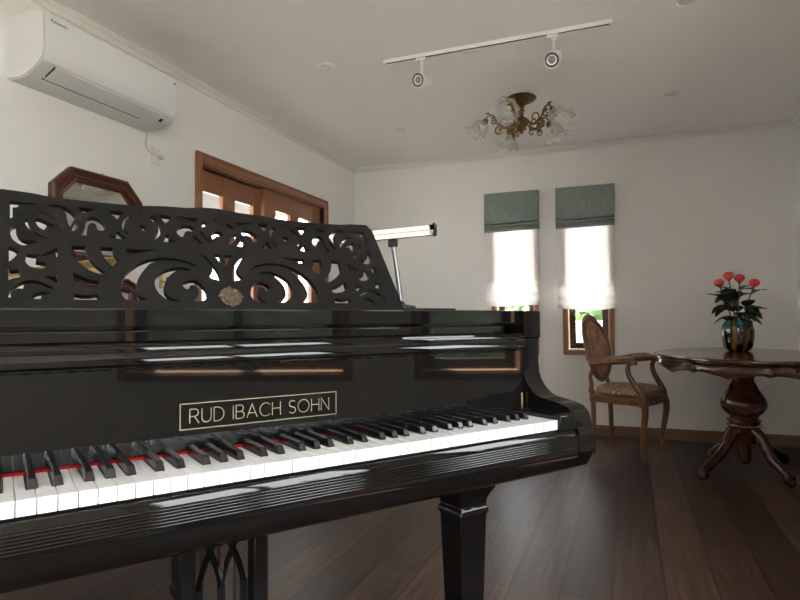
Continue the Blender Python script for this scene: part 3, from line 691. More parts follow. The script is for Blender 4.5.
CH=[
  [(-8.4,252.7),(4.6,252.6),(-3.3,247.3)],
  [(-17.9,201.6),(-15.3,211.9),(-6.2,219.2),(4.3,218.7),(11.3,210.1),(9.2,204.1),(2.3,204.9),(-5.8,205.6),(-12.7,197.8),(-16.5,195.2)],
]
half = [(0, 288.2), (29, 286.7), (62, 281.5), (114, 279.5), (178, 273.2), (245, 272.6), (298, 273.4), (343, 276), (370, 280), (410, 282.5), (422, 283), (436, 264), (459, -3)]
hp = [half[0]] + spline(half[1:10], 3) + half[10:]
outl = [(x, s) for x, s in hp] + [(-x, s) for x, s in hp[::-1] if x > 0]
holes = [list(h) for h in LH] + [[(-x, s) for x, s in h][::-1] for h in LH] + [list(h) for h in CH]
def smooth_poly(h):
    """round gentle corners, keep the sharp ones"""
    out = []; n = len(h)
    for i in range(n):
        a, b, c = h[i-1], h[i], h[(i+1) % n]
        d1 = Vector((b[0]-a[0], b[1]-a[1])); d2 = Vector((c[0]-b[0], c[1]-b[1]))
        if d1.length > 1e-6 and d2.length > 1e-6 and d1.normalized().dot(d2.normalized()) > .35:
            out += [(b[0]-.27*d1.x, b[1]-.27*d1.y), (b[0]-.09*(d1.x-d2.x)*.9, b[1]-.09*(d1.y-d2.y)*.9), (b[0]+.27*d2.x, b[1]+.27*d2.y)]
        else: out.append(b)
    return out
from mathutils.geometry import delaunay_2d_cdt
polys = [outl] + [smooth_poly(h) for h in holes]
cv, ce = [], []
for poly in polys:
    k0 = len(cv); cv += [Vector((x*.001, s*.001)) for x, s in poly]; ce += [(k0+i, k0+(i+1) % len(poly)) for i in range(len(poly))]
tv, te, tf, _a, _b, _c = delaunay_2d_cdt(cv, ce, [], 0, 1e-6)
def inside(p, poly):
    r = False; n = len(poly); j = n-1
    for i in range(n):
        xi, yi = poly[i][0]*.001, poly[i][1]*.001; xj, yj = poly[j][0]*.001, poly[j][1]*.001
        if (yi > p[1]) != (yj > p[1]) and p[0] < (xj-xi)*(p[1]-yi)/(yj-yi)+xi: r = not r
        j = i
    return r
bbs = [(min(q[0] for q in h)*.001, max(q[0] for q in h)*.001, min(q[1] for q in h)*.001, max(q[1] for q in h)*.001) for h in polys]
tris = []
for f in tf:
    c = sum((Vector(tv[i]) for i in f), Vector((0, 0)))/len(f)
    if not inside(c, polys[0]): continue
    if any(b[0] < c.x < b[1] and b[2] < c.y < b[3] and inside(c, h) for h, b in zip(polys[1:], bbs[1:])): continue
    tris.append(tuple(f))
bm = bm_new(); F_ = {}; B_ = {}
def vert(i, back):
    d = B_ if back else F_
    if i not in d: d[i] = bm.verts.new(desk_pt(tuple(tv[i]), .013 if back else 0))
    return d[i]
cnt = {}
for f in tris:
    for i in range(3): e = (f[i], f[(i+1) % 3]); cnt[tuple(sorted(e))] = cnt.get(tuple(sorted(e)), []) + [e]
    bm.faces.new([vert(i, 0) for i in f]); bm.faces.new([vert(i, 1) for i in f[::-1]])
for e, l in cnt.items():
    if len(l) == 1: i, j = l[0]; bm.faces.new([vert(j, 0), vert(i, 0), vert(i, 1), vert(j, 1)])
desk = build('music_desk', bm, M['desk'], piano, smooth=0)
bm = bm_new()
N = 48; c0 = (.0026, .0405)
ringr = [(0, .0032), (.004, .0028), (.006, .0018), (.011, .0030), (.013, .0016), (.0185, .0026), (.0205, .0014), (None, .0008)]
prev = None
for rr, hh in ringr:
    ring = []
    for i in range(N):
        a = 2*pi*i/N
        r = rr if rr is not None else .0222 + .0028*max(0, cos(4*a))**6 + .0006*cos(12*a)
        if r > 0.012 and rr is not None: r *= 1 + .02*cos(12*a)
        ring.append(bm.verts.new(desk_pt((c0[0]+r*1.14*cos(a), c0[1]+r*1.08*sin(a)), -hh - .0006*cos(12*a)*(1 if rr and rr > .005 else 0))) if r > 0 else None)
    if rr == 0: prev = bm.verts.new(desk_pt(c0, -hh)); continue
    if isinstance(prev, list):
        for i in range(N): bm.faces.new([prev[i], prev[(i+1) % N], ring[(i+1) % N], ring[i]])
    else:
        for i in range(N): bm.faces.new([prev, ring[(i+1) % N], ring[i]])
    prev = ring
build('medallion', bm, M['medal'], desk, smooth=30)['label'] = 'round bronze filigree medallion'
# legs
def leg(cx, cy):
    bm = bm_new()
    secs = [(.074, .606), (.074, .580), (.070, .576), (.058, .560), (.052, .548), (.050, .535), (.0535, .531), (.0555, .527), (.0555, .519), (.0525, .515), (.0505, .511), (.0500, .50), (.036, .115), (.040, .110), (.042, .100), (.042, .085), (.034, .078), (.030, .070)]
    rows = [[bm.verts.new((cx+sx*h, cy+sy*h, z)) for sx, sy in ((-1,-1),(1,-1),(1,1),(-1,1))] for h, z in [(h_*.78, z_ - (.020 if .5 <= z_ < .58 else 0) - (.010 if z_ > .58 else 0)) for h_, z_ in secs]]
    for a, b in zip(rows, rows[1:]):
        for k in range(4): bm.faces.new([a[k], a[(k+1) % 4], b[(k+1) % 4], b[k]])
    bm.faces.new(rows[0]); bm.faces.new(rows[-1][::-1])
    l = build('leg', bm, M['black'], piano, bevel=.0025, smooth=30)
    bm = bm_new(); add_lathe(bm, [(0, .0705), (.022, .0705), (.022, .062), (.012, .058), (.012, .045), (0, .045)], 16, (cx, cy, 0))
    rot = Matrix.Translation((cx+.008, cy, .026)) @ Matrix.Rotation(pi/2, 4, 'X')
    add_lathe(bm, [(0, -.011), (.022, -.011), (.026, -.007), (.026, .007), (.022, .011), (0, .011)], 20, mat=rot)
    build('caster', bm, M['brass'], l)
leg(.8975-UC, .1925); leg(-(1.04-UC), .1925); leg(.075, 1.08)
# pedal lyre with crossing gothic arches
ly = thing_lyre = bpy.data.objects.new('pedal_lyre', None); COL.objects.link(ly); ly.parent = piano
ly.location = (-.0135, .040, 0)
for s in (1, -1):
    bm = bm_new(); add_box(bm, s*.0785-.0165, s*.0785+.0165, .330, .372, .10, .606); build('lyre_post', bm, M['black'], ly, bevel=.003)
bm = bm_new(); add_box(bm, -.105, .105, .318, .388, .586, .606); build('lyre_head', bm, M['black'], ly, bevel=.003)
bm = bm_new(); add_box(bm, -.125, .125, .29, .40, .055, .125); build('lyre_box', bm, M['black'], ly, bevel=.006)
bm = bm_new()
bars = [-.053, -.004, .045]
for x in bars: add_box(bm, x-.0065, x+.0065, .342, .356, .125, .385)
for xa, xb in zip(bars, bars[1:]):
    mid = (xa+xb)/2
    for p, q in ((xa, xb), (xb, xa)):
        d_ = 1 if q > p else -1
        pts = [(p, .370), (p+d_*.003, .395), (p+d_*.011, .425), (mid, .458), (mid+d_*.011, .485), (mid+d_*.020, .530), (mid+d_*.024, .588)]
        sp = spline(pts, 4)
        add_tube(bm, [(x, .349, z) for x, z in sp], .0068, 4, flat=(1.0, 1.05), up=(0, 1, 0))
build('tracery', bm, M['blacksoft'], ly, smooth=30)
for k in (-.06, 0, .06):
    bm = bm_new(); add_tube(bm, [(k, .33, .085), (k, .25, .080), (k, .20, .066)], [.008, .011, .014], 10, flat=(1.3, .5)); build('pedal', bm, M['brass'], ly)
    bm = bm_new(); add_tube(bm, [(k*.6, .380, .12), (k*.6, .380, .60)], .0035, 8); build('pedal_rod', bm, M['darkmetal'], ly)
# ---------------------------------------------------------------- lamps on the piano
def P2W(u, v, z):          # piano plan coordinates to the room
    c, s = cos(PA), sin(PA); x = u-UC
    return Vector((PX + c*x - s*v, PY + s*x + c*v, z))
def bar_lamp(name, label, a, b, post, housing, strip, lid_z):
    A, B, Q = P2W(*a), P2W(*b), P2W(*post, lid_z)
    d = (B-A); L = d.length; rz = atan2(d.y, d.x)
    root = thing(name, label, 'lamp', Q, rz)
    inv = Matrix.Rotation(-rz, 4, 'Z')
    o = inv @ (A-Q)          # local start of the bar; bar runs along +x, lit side towards the camera
    cam_l = inv @ (Vector((0,0,.94866))-Q); sg = 1 if cam_l.y > 0 else -1
    tl_ = lambda p, a_: (o.x + a_, o.y + sg*p[0], o.z + p[1])
    prof = [(-.010, .012), (-.004, .0165), (.007, .0175), (.010, .0150), (.0035, .0008), (.0035, -.0008), (.010, -.0150), (.007, -.0175), (-.004, -.0165), (-.010, -.012)]
    bm = bm_new(); add_prism(bm, prof, 0, L, tl_); build('lamp_housing', bm, housing, root, smooth=20)
    for q in (1, -1):
        st = [(.0098, q*.0138), (.0044, q*.0022), (.0058, q*.0017), (.0112, q*.0133)]
        bm = bm_new(); add_prism(bm, st if q < 0 else st[::-1], .012, L-.012, tl_); sp_ = build('light_strip', bm, strip, root, smooth=0)
        n = int(L/.05)
        for k in range(n):
            bm = bm_new(); add_ball(bm, tl_((.0088, q*.0072), .04 + (L-.08)*(k + (.25 if q > 0 else -.0))/n), .0017, 8); build('rivet', bm, M['chrome'], sp_)
    for e, s_ in ((-.004, 0), (L, 0)):
        bm = bm_new(); add_prism(bm, [(-.011, .013), (-.004, .0180), (.011, .0200), (.002, 0), (.011, -.0200), (-.004, -.0180), (-.011, -.013)], e, e+.003, tl_); build('end_cap', bm, M['darkchrome'], root, smooth=0)
    # clamp under the bar above the base, post and base
    t = max(.04, min(L-.04, -o.x + .022)); top = Vector((o.x+t, o.y - sg*.004, o.z-.019))
    bm = bm_new(); add_box(bm, top.x-.013, top.x+.013, top.y-.011, top.y+.011, top.z-.020, top.z+.004); build('clamp', bm, M['darkmetal'], root, bevel=.004)
    bm = bm_new(); add_tube(bm, spline([(0, 0, .010), (top.x*.5, top.y*.5, .005+top.z*.5), (top.x, top.y, top.z-.016)], 6), [.0078-.0001*i for i in range(13)], 14); build('post', bm, M['darkchrome'] if housing is M['chrome'] else M['brass'], root)
    bm = bm_new(); add_lathe(bm, [(0, 0), (.045, 0), (.045, .006), (.035, .010), (.012, .013), (.008, .022), (0, .022)], 32); build('base', bm, M['darkmetal'], root)
M['led'] = mat_emit('lit_led_strip', (1.0, .94, .76), LED)
M['ledoff'] = pbsdf('unlit_amber_strip', (.60, .40, .13), .3, metal=.6)
bar_lamp('piano_lamp', 'chrome bar lamp with lit strips standing behind the music desk', (1.016, .45, 1.211), (.775, .971, 1.211), (.978, .565), M['chrome'], M['led'], .986)
bar_lamp('brass_lamp', 'unlit brass bar lamp glimpsed through the fretwork at the bass end', (.191, .50, 1.074), (-.035, 1.09, 1.074), (.095, .76), M['brass'], M['ledoff'], .986)

# ---------------------------------------------------------------- left wall: air conditioner, outlet, mirrors, hook
ac = thing('air_conditioner', 'white wall-mounted air conditioner unit under the crown moulding', 'air conditioner', (XL, 2.0785, 1.985)); ac.scale = (1, .924, .972)
to_ac = lambda p, a: (p[0], a, p[1])
body = [(0, .005), (.0, .282), (.165, .282), (.205, .274), (.220, .258), (.224, .11), (.217, .078), (.193, .047), (.150, .022), (.115, .006), (.08, 0)]
bm = bm_new(); add_prism(bm, body, -.405, .408, to_ac); build('body', bm, M['plastic2'], ac, smooth=40)
fp = [(.150, .2835), (.205, .2765), (.2235, .260), (.2285, .20), (.2290, .115), (.2230, .082), (.2060, .060), (.1980, .060), (.214, .085), (.2205, .115), (.22, .20), (.215, .258), (.20, .270), (.15, .277)]
bm = bm_new(); add_prism(bm, fp, -.402, .405, to_ac); front = build('front_panel', bm, M['plastic'], ac, smooth=40)
for s in (-.4155, .4055):
    bm = bm_new(); add_prism(bm, [(p[0]*.99+.0, p[1]*.99+.0015) for p in body], s, s+.0105, to_ac); build('side_cover', bm, M['plastic2'], ac, bevel=.003, smooth=40)
def on_slope(t, off):      # point on the slanting underside
    a, b = Vector((.201, .052)), Vector((.118, .007)); d = (b-a).normalized(); n = Vector((-d.y, d.x))
    if n.y > 0: n = -n
    q = a + (b-a)*t + n*off; return (q.x, q.y)
bm = bm_new(); add_prism(bm, [on_slope(.02, -.002), on_slope(.02, .005), on_slope(.80, .0065), on_slope(.845, .005), on_slope(.845, -.002)], -.335, .325, to_ac); build('louver', bm, M['plastic2'], ac, bevel=.001)
bm = bm_new(); add_prism(bm, [on_slope(.85, -.002), on_slope(.85, .0052), on_slope(.885, .0048), on_slope(.885, -.002)], -.345, .235, to_ac)
add_prism(bm, [on_slope(.02, -.002), on_slope(.02, .0055), on_slope(.7, .0050), on_slope(.7, -.002)], -.3405, -.3355, to_ac)
build('air_slot', bm, M['slot'], ac, smooth=0)
bm = bm_new(); add_prism(bm, [on_slope(.30, -.002), on_slope(.30, .0060), on_slope(.52, .0060), on_slope(.52, -.002)], .345, .362, to_ac); build('sensor_window', bm, M['slot'], ac, smooth=0)
bm = bm_new(); add_box(bm, .2275, .2296, .388, .396, .228, .240); build('badge', bm, M['ink'], front, smooth=0)
tx = bpy.data.curves.new('logo', 'FONT'); tx.body = 'Panasonic'; tx.size = .021; tx.extrude = .0004
to_ = bpy.data.objects.new('logo', tx); COL.objects.link(to_); bpy.context.view_layer.update()
me = bpy.data.meshes.new_from_object(to_.evaluated_get(bpy.context.evaluated_depsgraph_get())); bpy.data.objects.remove(to_)
bm = bm_new(); bm.from_mesh(me); bpy.data.meshes.remove(me)
for v in bm.verts: v.co = (.2286 + v.co.z, -.385 + v.co.x, .228 + v.co.y)
build('logo', bm, M['ink'], front, smooth=0)
bm = bm_new(); add_tube(bm, spline([(.02, .410, .004), (.018, .413, -.03), (.014, .414, -.075), (.014, .438, -.098), (.016, .480, -.108), (.02, .526, -.116)], 6), .0042, 8)
cord = build('power_cord', bm, M['cordwhite'], ac)
bm = bm_new(); add_box(bm, .008, .034, .513, .545, -.124, -.104); build('plug', bm, M['cordwhite'], cord, bevel=.004)
ot = thing('wall_outlet', 'cream wall outlet plate where the air conditioner cord is plugged', 'outlet', (XL, 2.5485, 1.8805))
bm = bm_new(); add_box(bm, 0, .007, -.0325, .0325, -.0485, .0485); build('plate', bm, M['cream'], ot, bevel=.002)
bm = bm_new(); add_box(bm, .006, .009, -.014, .014, -.046, .030); build('socket', bm, M['plastic2'], ot, bevel=.001)

def octagon(hw, hh, cy, cz): return [(-hw+cy, -hh), (hw-cy, -hh), (hw, -hh+cz), (hw, hh-cz), (hw-cy, hh), (-hw+cy, hh), (-hw, hh-cz), (-hw, -hh+cz)]
def oct_mirror(name, label, y, z, hw, hh, cy, cz, group=None):
    root = thing(name, label, 'mirror', (XL, y, z), 0, group)
    bm = bm_new()
    prof = [(0, 0), (0, .026), (.008, .032), (.016, .030), (.022, .024), (.036, .022), (.042, .030), (.050, .030), (.056, .018), (.068, .012), (.068, .0)]
    rings = []
    for d, h in prof:
        k = d*.83
        rings.append([bm.verts.new((h, p[0], p[1])) for p in octagon(hw-d, hh-d, cy-k*.6, cz-k*.5)])
    for a, b in zip(rings, rings[1:]):
        for i in range(8): bm.faces.new([a[i], a[(i+1) % 8], b[(i+1) % 8], b[i]])
    build('frame', bm, M['mirrorframe'], root, smooth=0)
    bm = bm_new(); add_prism(bm, octagon(hw-.066, hh-.066, cy-.033, cz-.03), .002, .011, lambda p, a: (a, p[0], p[1])); build('glass', bm, M['mirror'], root, smooth=0)
    bm = bm_new(); add_ball(bm, (.012, .02, hh+.004), .006, 10); build('hanging_nail', bm, M['brass'], root)
oct_mirror('wall_mirror', 'octagonal mahogany-framed mirror on the wall above the music desk', 2.1635, 1.454, .2665, .232, .100, .097)
oct_mirror('framed_mirror', 'low octagonal brown-framed mirror seen only through the fretwork', 2.1635, .960, .257, .218, .082, .038)
hk = thing('wall_hook', 'small brass hook on the white wall seen through the fretwork', 'hook', (XL, 2.5945, 1.180))
bm = bm_new(); add_prism(bm, [(-.010, -.038), (.010, -.038), (.013, -.02), (.008, 0), (.013, .02), (.010, .038), (-.010, .038), (-.013, .02), (-.008, 0), (-.013, -.02)], 0, .004, lambda p, a: (a, p[0], p[1])); build('plate', bm, M['brass'], hk, smooth=0)
bm = bm_new(); add_tube(bm, spline([(.004, 0, .005), (.03, 0, -.002), (.042, 0, .004), (.044, 0, .016)], 5), .0045, 8); add_ball(bm, (.044, 0, .018), .007, 10); add_tube(bm, [(.012, -.022, .0), (.012, .022, .0)], .004, 8); build('hook', bm, M['brass'], hk)

# ---------------------------------------------------------------- ceiling: track, spots, downlights, chandelier
tr = thing('track_rail', 'white ceiling track rail carrying the two spotlights', 'track light', (-.653, 3.033, H))
bm = bm_new(); add_prism(bm, [(-.018, 0), (-.018, -.019), (-.011, -.019), (-.011, -.006), (.011, -.006), (.011, -.019), (.018, -.019), (.018, 0)], -.600, .600, lambda p, a: (a, p[0], p[1])); build('rail', bm, M['plastic'], tr, smooth=0)
bm = bm_new(); add_box(bm, -.598, .598, -.0108, .0108, -.0140, -.0062); build('groove', bm, M['slot'], tr, smooth=0)
for s in (-1, 1):
    bm = bm_new(); add_box(bm, s*.602-.008, s*.602+.008, -.0185, .0185, -.020, 0); build('end_cap', bm, M['plastic'], tr, bevel=.002)
def spot(x, direction, drop, label):
    root = thing('spotlight', label, 'spotlight', (x, 3.033, H-.019), 0, 'white track spotlights')
    bm = bm_new(); add_box(bm, -.028, .028, -.014, .014, -.018, .0); build('adapter', bm, M['plastic'], root, bevel=.004)
    bm = bm_new(); add_tube(bm, [(.004, 0, -.014), (.004, 0, -.034)], .0115, 14); add_tube(bm, [(.004, 0, -.03), (.004, 0, -drop+.02)], .0055, 10); build('stem', bm, M['plastic'], root)
    d_ = Vector(direction).normalized()
    rot = Matrix.Translation((.004, 0, -drop)) @ d_.to_track_quat('Z', 'Y').to_matrix().to_4x4()
    bm = bm_new(); add_lathe(bm, [(0, -.060), (.024, -.060), (.034, -.050), (.0375, -.03), (.039, .040), (.039, .048), (.0355, .048), (.0355, .042), (0, .042)], 28, mat=rot); hd = build('head', bm, M['plastic'], root)
    bm = bm_new(); add_lathe(bm, [(.0354, .0425), (.0354, .0470), (.0265, .0470), (.0265, .0425)], 28, mat=rot); build('dark_ring', bm, M['ring'], hd)
    bm = bm_new(); add_lathe(bm, [(.0264, .0425), (.0264, .0470), (.0190, .0440), (.0190, .0425)], 28, mat=rot); build('reflector', bm, M['plastic'], hd)
    bm = bm_new(); add_lathe(bm, [(0, .0455), (.010, .0452), (.0190, .0435), (.0190, .0425), (0, .0425)], 28, mat=rot); build('lens', bm, M['lens'], hd)
spot(-1.040, (-.019, -.0925, -.030), .124, 'white track spotlight on the rail end nearest the sliding doors')
spot(-.333, (-.010, -.079, -.050), .121, 'white track spotlight on the rail end toward the rose table')
def downlight(label, x, y):
    root = thing('downlight', label, 'downlight', (x, y, H), 0, 'recessed ceiling downlights')
    bm = bm_new(); add_lathe(bm, [(.050, 0), (.050, -.004), (.046, -.007), (.039, -.006), (.037, -.001), (.037, 0)], 32); build('trim_ring', bm, M['plastic'], root)
    bm = bm_new(); add_lathe(bm, [(0, -.003), (.028, -.0028), (.037, -.0012), (.037, 0), (0, 0)], 32); build('lens', bm, M['diffuser'], root)
    return root
d0 = downlight('round recessed downlight between the air conditioner and the track rail', -1.595, 2.962)
dup(d0, (-1.59, 4.165, H), 0, 'round recessed downlight in the ceiling corner above the sliding doors')
dup(d0, (.278, 2.974, H), 0, 'round recessed downlight cut by the top edge of the photo')
dup(d0, (.296, 4.175, H), 0, 'round recessed downlight above the table with the roses')

ch = thing('ceiling_lamp', 'antique brass five-arm ceiling lamp with clear tulip glass shades', 'ceiling lamp', (-.635, 3.881, H)); ch.scale = (.975, .975, .985)
bm = bm_new(); add_lathe(bm, [(0, 0), (.098, 0), (.104, -.006), (.098, -.014), (.080, -.024), (.055, -.036), (.034, -.046), (.020, -.060), (.017, -.08), (.026, -.088), (.017, -.098), (.015, -.125), (.030, -.138),
                              (.048, -.150), (.056, -.168), (.050, -.184), (.036, -.196), (.028, -.204), (.034, -.210), (.030, -.218), (.016, -.226), (.012, -.232), (.014, -.237), (.008, -.243), (0, -.247)], 28); build('stem', bm, M['bronze'], ch)
for q in range(5):
    A = radians(-97 + 72*q); c, s = cos(A), sin(A)
    at = lambda r, z, w=0: (r*c - w*s, r*s + w*c, z)
    bm = bm_new()
    main = spline([at(.045, -.165), at(.085, -.195), at(.125, -.196), at(.158, -.165), at(.175, -.125), at(.198, -.105), at(.226, -.112), at(.236, -.132)], 6)
    add_tube(bm, main, [.0085 - .00006*i for i in range(len(main))], 8)
    def curl(r0, z0, a0, turn, size, w=0):
        pts = []
        for k in range(22):
            t = k/21; rr = size*(1-t*.82); an = radians(a0 + turn*t)
            pts.append(at(r0 + rr*cos(an), z0 + rr*sin(an), w))
        add_tube(bm, pts, [.0062*(1-.5*k/21) for k in range(22)], 6)
    curl(.105, -.155, -95, 420, .040); curl(.150, -.215, 80, -430, .030); curl(.190, -.150, 60, 400, .026, .004); curl(.085, -.225, 60, 400, .026, -.003)
    for lf in ((.160, -.168, .055, 35), (.120, -.200, .045, -30), (.205, -.108, .040, 20)):   # acanthus leaf lobes
        r0, z0, ln, an = lf; dv = Vector((cos(radians(an)), sin(radians(an))))
        p = [at(r0 + dv.x*ln*t - dv.y*.010*sin(pi*t), z0 + dv.y*ln*t + dv.x*.012*sin(pi*t)) for t in [i/8 for i in range(9)]]
        add_tube(bm, p, [.002 + .009*sin(pi*min(1, i/8+.06))**.8 for i in range(9)], 6, flat=(1.5, .5))
    arm_ = build('arm', bm, M['bronze'], ch)
    dv = Vector((c*.62, s*.62, -.78)).normalized() if q else Vector((c*.86, s*.86, -.5)).normalized()
    mt = Matrix.Translation(at(.236, -.136)) @ dv.to_track_quat('Z', 'Y').to_matrix().to_4x4()
    bm = bm_new(); add_lathe(bm, [(0, -.012), (.014, -.010), (.020, 0), (.024, .012), (.026, .024), (.020, .026), (.014, .034), (0, .034)], 16, mat=mt); build('socket_cup', bm, M['bronze'], arm_)
    bm = bm_new(); add_ball(bm, mt @ Vector((0, 0, .062)), .021, 14); build('bulb', bm, M['cream'], arm_)
    bm = bm_new()
    prof = [(.020, .018), (.034, .022), (.048, .036), (.055, .056), (.057, .078), (.062, .098), (.074, .114), (.086, .122)]
    n = 40; rings = []
    for j, (r, z) in enumerate(prof):
        f = j/(len(prof)-1)
        rings.append([bm.verts.new(mt @ Vector(((r*(1+.10*f*f*cos(8*2*pi*i/n)))*cos(2*pi*i/n), (r*(1+.10*f*f*cos(8*2*pi*i/n)))*sin(2*pi*i/n), z + .008*f**3*cos(8*2*pi*i/n)))) for i in range(n)])
    for a, b in zip(rings, rings[1:]):
        for i in range(n): bm.faces.new([a[i], a[(i+1) % n], b[(i+1) % n], b[i]])
    sh = build('glass_shade', bm, M['lampglass'], arm_, smooth=60)
    md = sh.modifiers.new('thick', 'SOLIDIFY'); md.thickness = .003
# ---------------------------------------------------------------- carved armchair (local +x = forwards, z up)
chair = thing('armchair', 'carved wooden armchair with floral tapestry seat standing below the window', 'armchair', (-.028, 4.505, 0), radians(-22)); chair.scale = (.955, .87, .965)
W = M['walnut']
for s in (-1, 1):
    bm = bm_new()
    pts = spline([(.200, s*.215, .425), (.214, s*.224, .385), (.218, s*.228, .33), (.206, s*.222, .24), (.190, s*.212, .13), (.190, s*.212, .055), (.206, s*.220, .018), (.222, s*.228, .010)], 5)
    n = len(pts); rad = []
    for p in pts:
        z = p[2]; rad.append(.026 if z > .37 else (.0245 - (.37-z)*.030 if z > .06 else .0155))
    add_tube(bm, pts, rad, 10, up=(1, 0, 0)); add_box(bm, .176, .222, s*.219-.023, s*.219+.023, .375, .440)
    build('leg', bm, W, chair, bevel=.004)
    bm = bm_new()
    add_tube(bm, spline([(-.195, s*.165, .46), (-.188, s*.165, .36), (-.184, s*.168, .2), (-.188, s*.172, 0)], 5), [.022 - .0004*i for i in range(16)], 4, up=(1, 0, 0), flat=(1.15, 1.15))
    build('leg', bm, W, chair, bevel=.004)
def seat_outline(g=0.):
    f, r = .228-g, .182-g
    return [(.212-g, -f), (.232-g, -f*.5), (.240-g, 0), (.232-g, f*.5), (.212-g, f), (0, (f+r)/2+.006), (-.212+g, r), (-.212+g, -r), (0, -(f+r)/2-.006)]
def seat_poly(g=0.):
    q = seat_outline(g); return q
bm = bm_new()
o, i_ = seat_poly(), seat_poly(.045)
add_prism(bm, o, .378, .436, along_z); build('seat_rail', bm, W, chair, bevel=.008, smooth=40)
bm = bm_new()
rings = []
for g, z in ((.004, .434), (-.004, .450), (-.002, .472), (.014, .490), (.05, .504), (.10, .511), (.16, .514)):
    rings.append([bm.verts.new((p[0], p[1], z)) for p in seat_poly(g)])
for a, b in zip(rings, rings[1:]):
    for k in range(9): bm.faces.new([a[k], a[(k+1) % 9], b[(k+1) % 9], b[k]])
bm.faces.new(rings[0][::-1]); bm.faces.new(rings[-1]); build('seat_cushion', bm, M['floral'], chair, subsurf=2, smooth=60)
# oval back, leaning backwards
BR = Matrix.Translation((-.232, 0, .755)) @ Matrix.Rotation(radians(-13), 4, 'Y')
def bp(y, z, x=0.): return tuple(BR @ Vector((x - .10*(y*y)*-2.2*0 + y*y*.55, y, z)))   # slight wrap around the sitter
def oval(t, k=1.):
    y = .205*sin(t)*k; z = .225*cos(t)*k
    z += .020*max(0, cos(t))**6*k; y *= 1 - .10*max(0, -cos(t))
    return y, z
bm = bm_new(); n = 44
pts = [bp(*oval(2*pi*i/n)) for i in range(n)]
rings = []
for i in range(n):
    t = 2*pi*i/n
    r = .0245 + .008*max(0, cos(t))**4
    ring = []
    for k in range(8):
        a = 2*pi*k/8; y, z = oval(t, 1 + r*1.0*cos(a)/.215); ring.append(bm.verts.new(bp(y, z, r*.85*sin(a))))
    rings.append(ring)
for i in range(n):
    a, b = rings[i], rings[(i+1) % n]
    for k in range(8): bm.faces.new([a[k], b[k], b[(k+1) % 8], a[(k+1) % 8]])
bk = build('back_frame', bm, W, chair)
bm = bm_new()      # carved crest: flower and scrolls on top
for y, z, r in ((0, .268, .026), (-.034, .256, .020), (.034, .256, .020), (-.060, .236, .014), (.060, .236, .014), (0, .238, .018), (-.095, .212, .012), (.095, .212, .012)):
    add_ball(bm, bp(y, z, .004), r, 10, (.75, 1.25, .8))
for s in (-1, 1):
    add_tube(bm, [bp(s*(.04+.05*cos(a)*(1-i/16)), .232+.02*sin(a)*(1-i/16), .010) for i, a in enumerate([radians(200-30*k) for k in range(12)])], .007, 6)
build('crest_carving', bm, W, bk)
for sgn in (1, -1):
    bm = bm_new(); rings = []
    for k, xx in ((.94, .002), (.90, .012), (.75, .022), (.45, .028), (.0, .030)):
        if k == 0: c_ = bm.verts.new(bp(0, 0, sgn*xx)); continue
        rings.append([bm.verts.new(bp(*oval(2*pi*i/n, k), sgn*xx)) for i in range(n)])
    for a, b in zip(rings, rings[1:]):
        for i in range(n): bm.faces.new([a[i], a[(i+1) % n], b[(i+1) % n], b[i]])
    for i in range(n): bm.faces.new([rings[-1][i], rings[-1][(i+1) % n], c_])
    build('back_pad', bm, M['backcloth'] if sgn > 0 else M['floral'], chair, smooth=60)
for s in (-1, 1):
    bm = bm_new(); e = bp(*oval(s*radians(128)))
    add_tube(bm, spline([(-.205, s*.165, .44), (-.200, s*.160, .50), (-.212, s*.150, .56), e], 5), [.021, .021, .020, .019, .018, .017, .016, .016, .016, .016, .016, .016, .016, .016, .016, .016][:16], 8); build('back_stile', bm, W, chair)
    # arm: rest and swept support
    a0 = bp(*oval(s*radians(106)))
    bm = bm_new()
    rest = spline([a0, (-.150, s*.218, .668), (-.05, s*.245, .676), (.06, s*.258, .688), (.125, s*.258, .694), (.150, s*.256, .684), (.152, s*.255, .668)], 6)
    add_tube(bm, rest, [.026 + .006*max(0, (i-18)/18) for i in range(len(rest))], 10, flat=(1.25, .85)); build('arm_rest', bm, W, chair)
    bm = bm_new(); pad = spline([(-.130, s*.226, .688), (-.04, s*.247, .697), (.04, s*.256, .706), (.100, s*.258, .712)], 6)
    add_tube(bm, pad, [  .014 + .016*sin(pi*min(1, max(.05, i/(len(pad)-1)))) for i in range(len(pad))], 10, flat=(1.35, .8)); build('arm_pad', bm, M['floral'], chair)
    bm = bm_new(); sup = spline([(.128, s*.257, .682), (.112, s*.255, .640), (.120, s*.252, .590), (.160, s*.243, .520), (.198, s*.230, .460), (.203, s*.222, .405)], 6)
    add_tube(bm, sup, [.016 + .0002*i for i in range(len(sup))], 10, flat=(1.2, 1)); build('arm_support', bm, W, chair)

# ---------------------------------------------------------------- oval pedestal table
TX, TY, TZ = .652, 4.18, .735
table = thing('pedestal_table', 'oval polished mahogany pedestal table with a scalloped apron', 'table', (TX, TY, 0))
def top_out(d=0., n=96):
    out = []
    for i in range(n):
        t = 2*pi*i/n
        c, s = cos(t), sin(t); e = 1.78
        k = (abs(c)**e + abs(s)**e)**(-1/e)
        k *= 1 + .014*cos(8*t)
        out.append((k*c*(.497-d), k*s*(.790-d)))
    return out
bm = bm_new(); rings = []
for d, z in ((.06, TZ-.034), (.022, TZ-.034), (.016, TZ-.030), (.020, TZ-.024), (.012, TZ-.019), (.003, TZ-.016), (.0, TZ-.011), (.001, TZ-.005), (.006, TZ-.001), (.012, TZ), (.06, TZ)):
    rings.append([bm.verts.new((x, y, z)) for x, y in top_out(d)])
for a, b in zip(rings, rings[1:]):
    for k in range(96): bm.faces.new([a[k], a[(k+1) % 96], b[(k+1) % 96], b[k]])
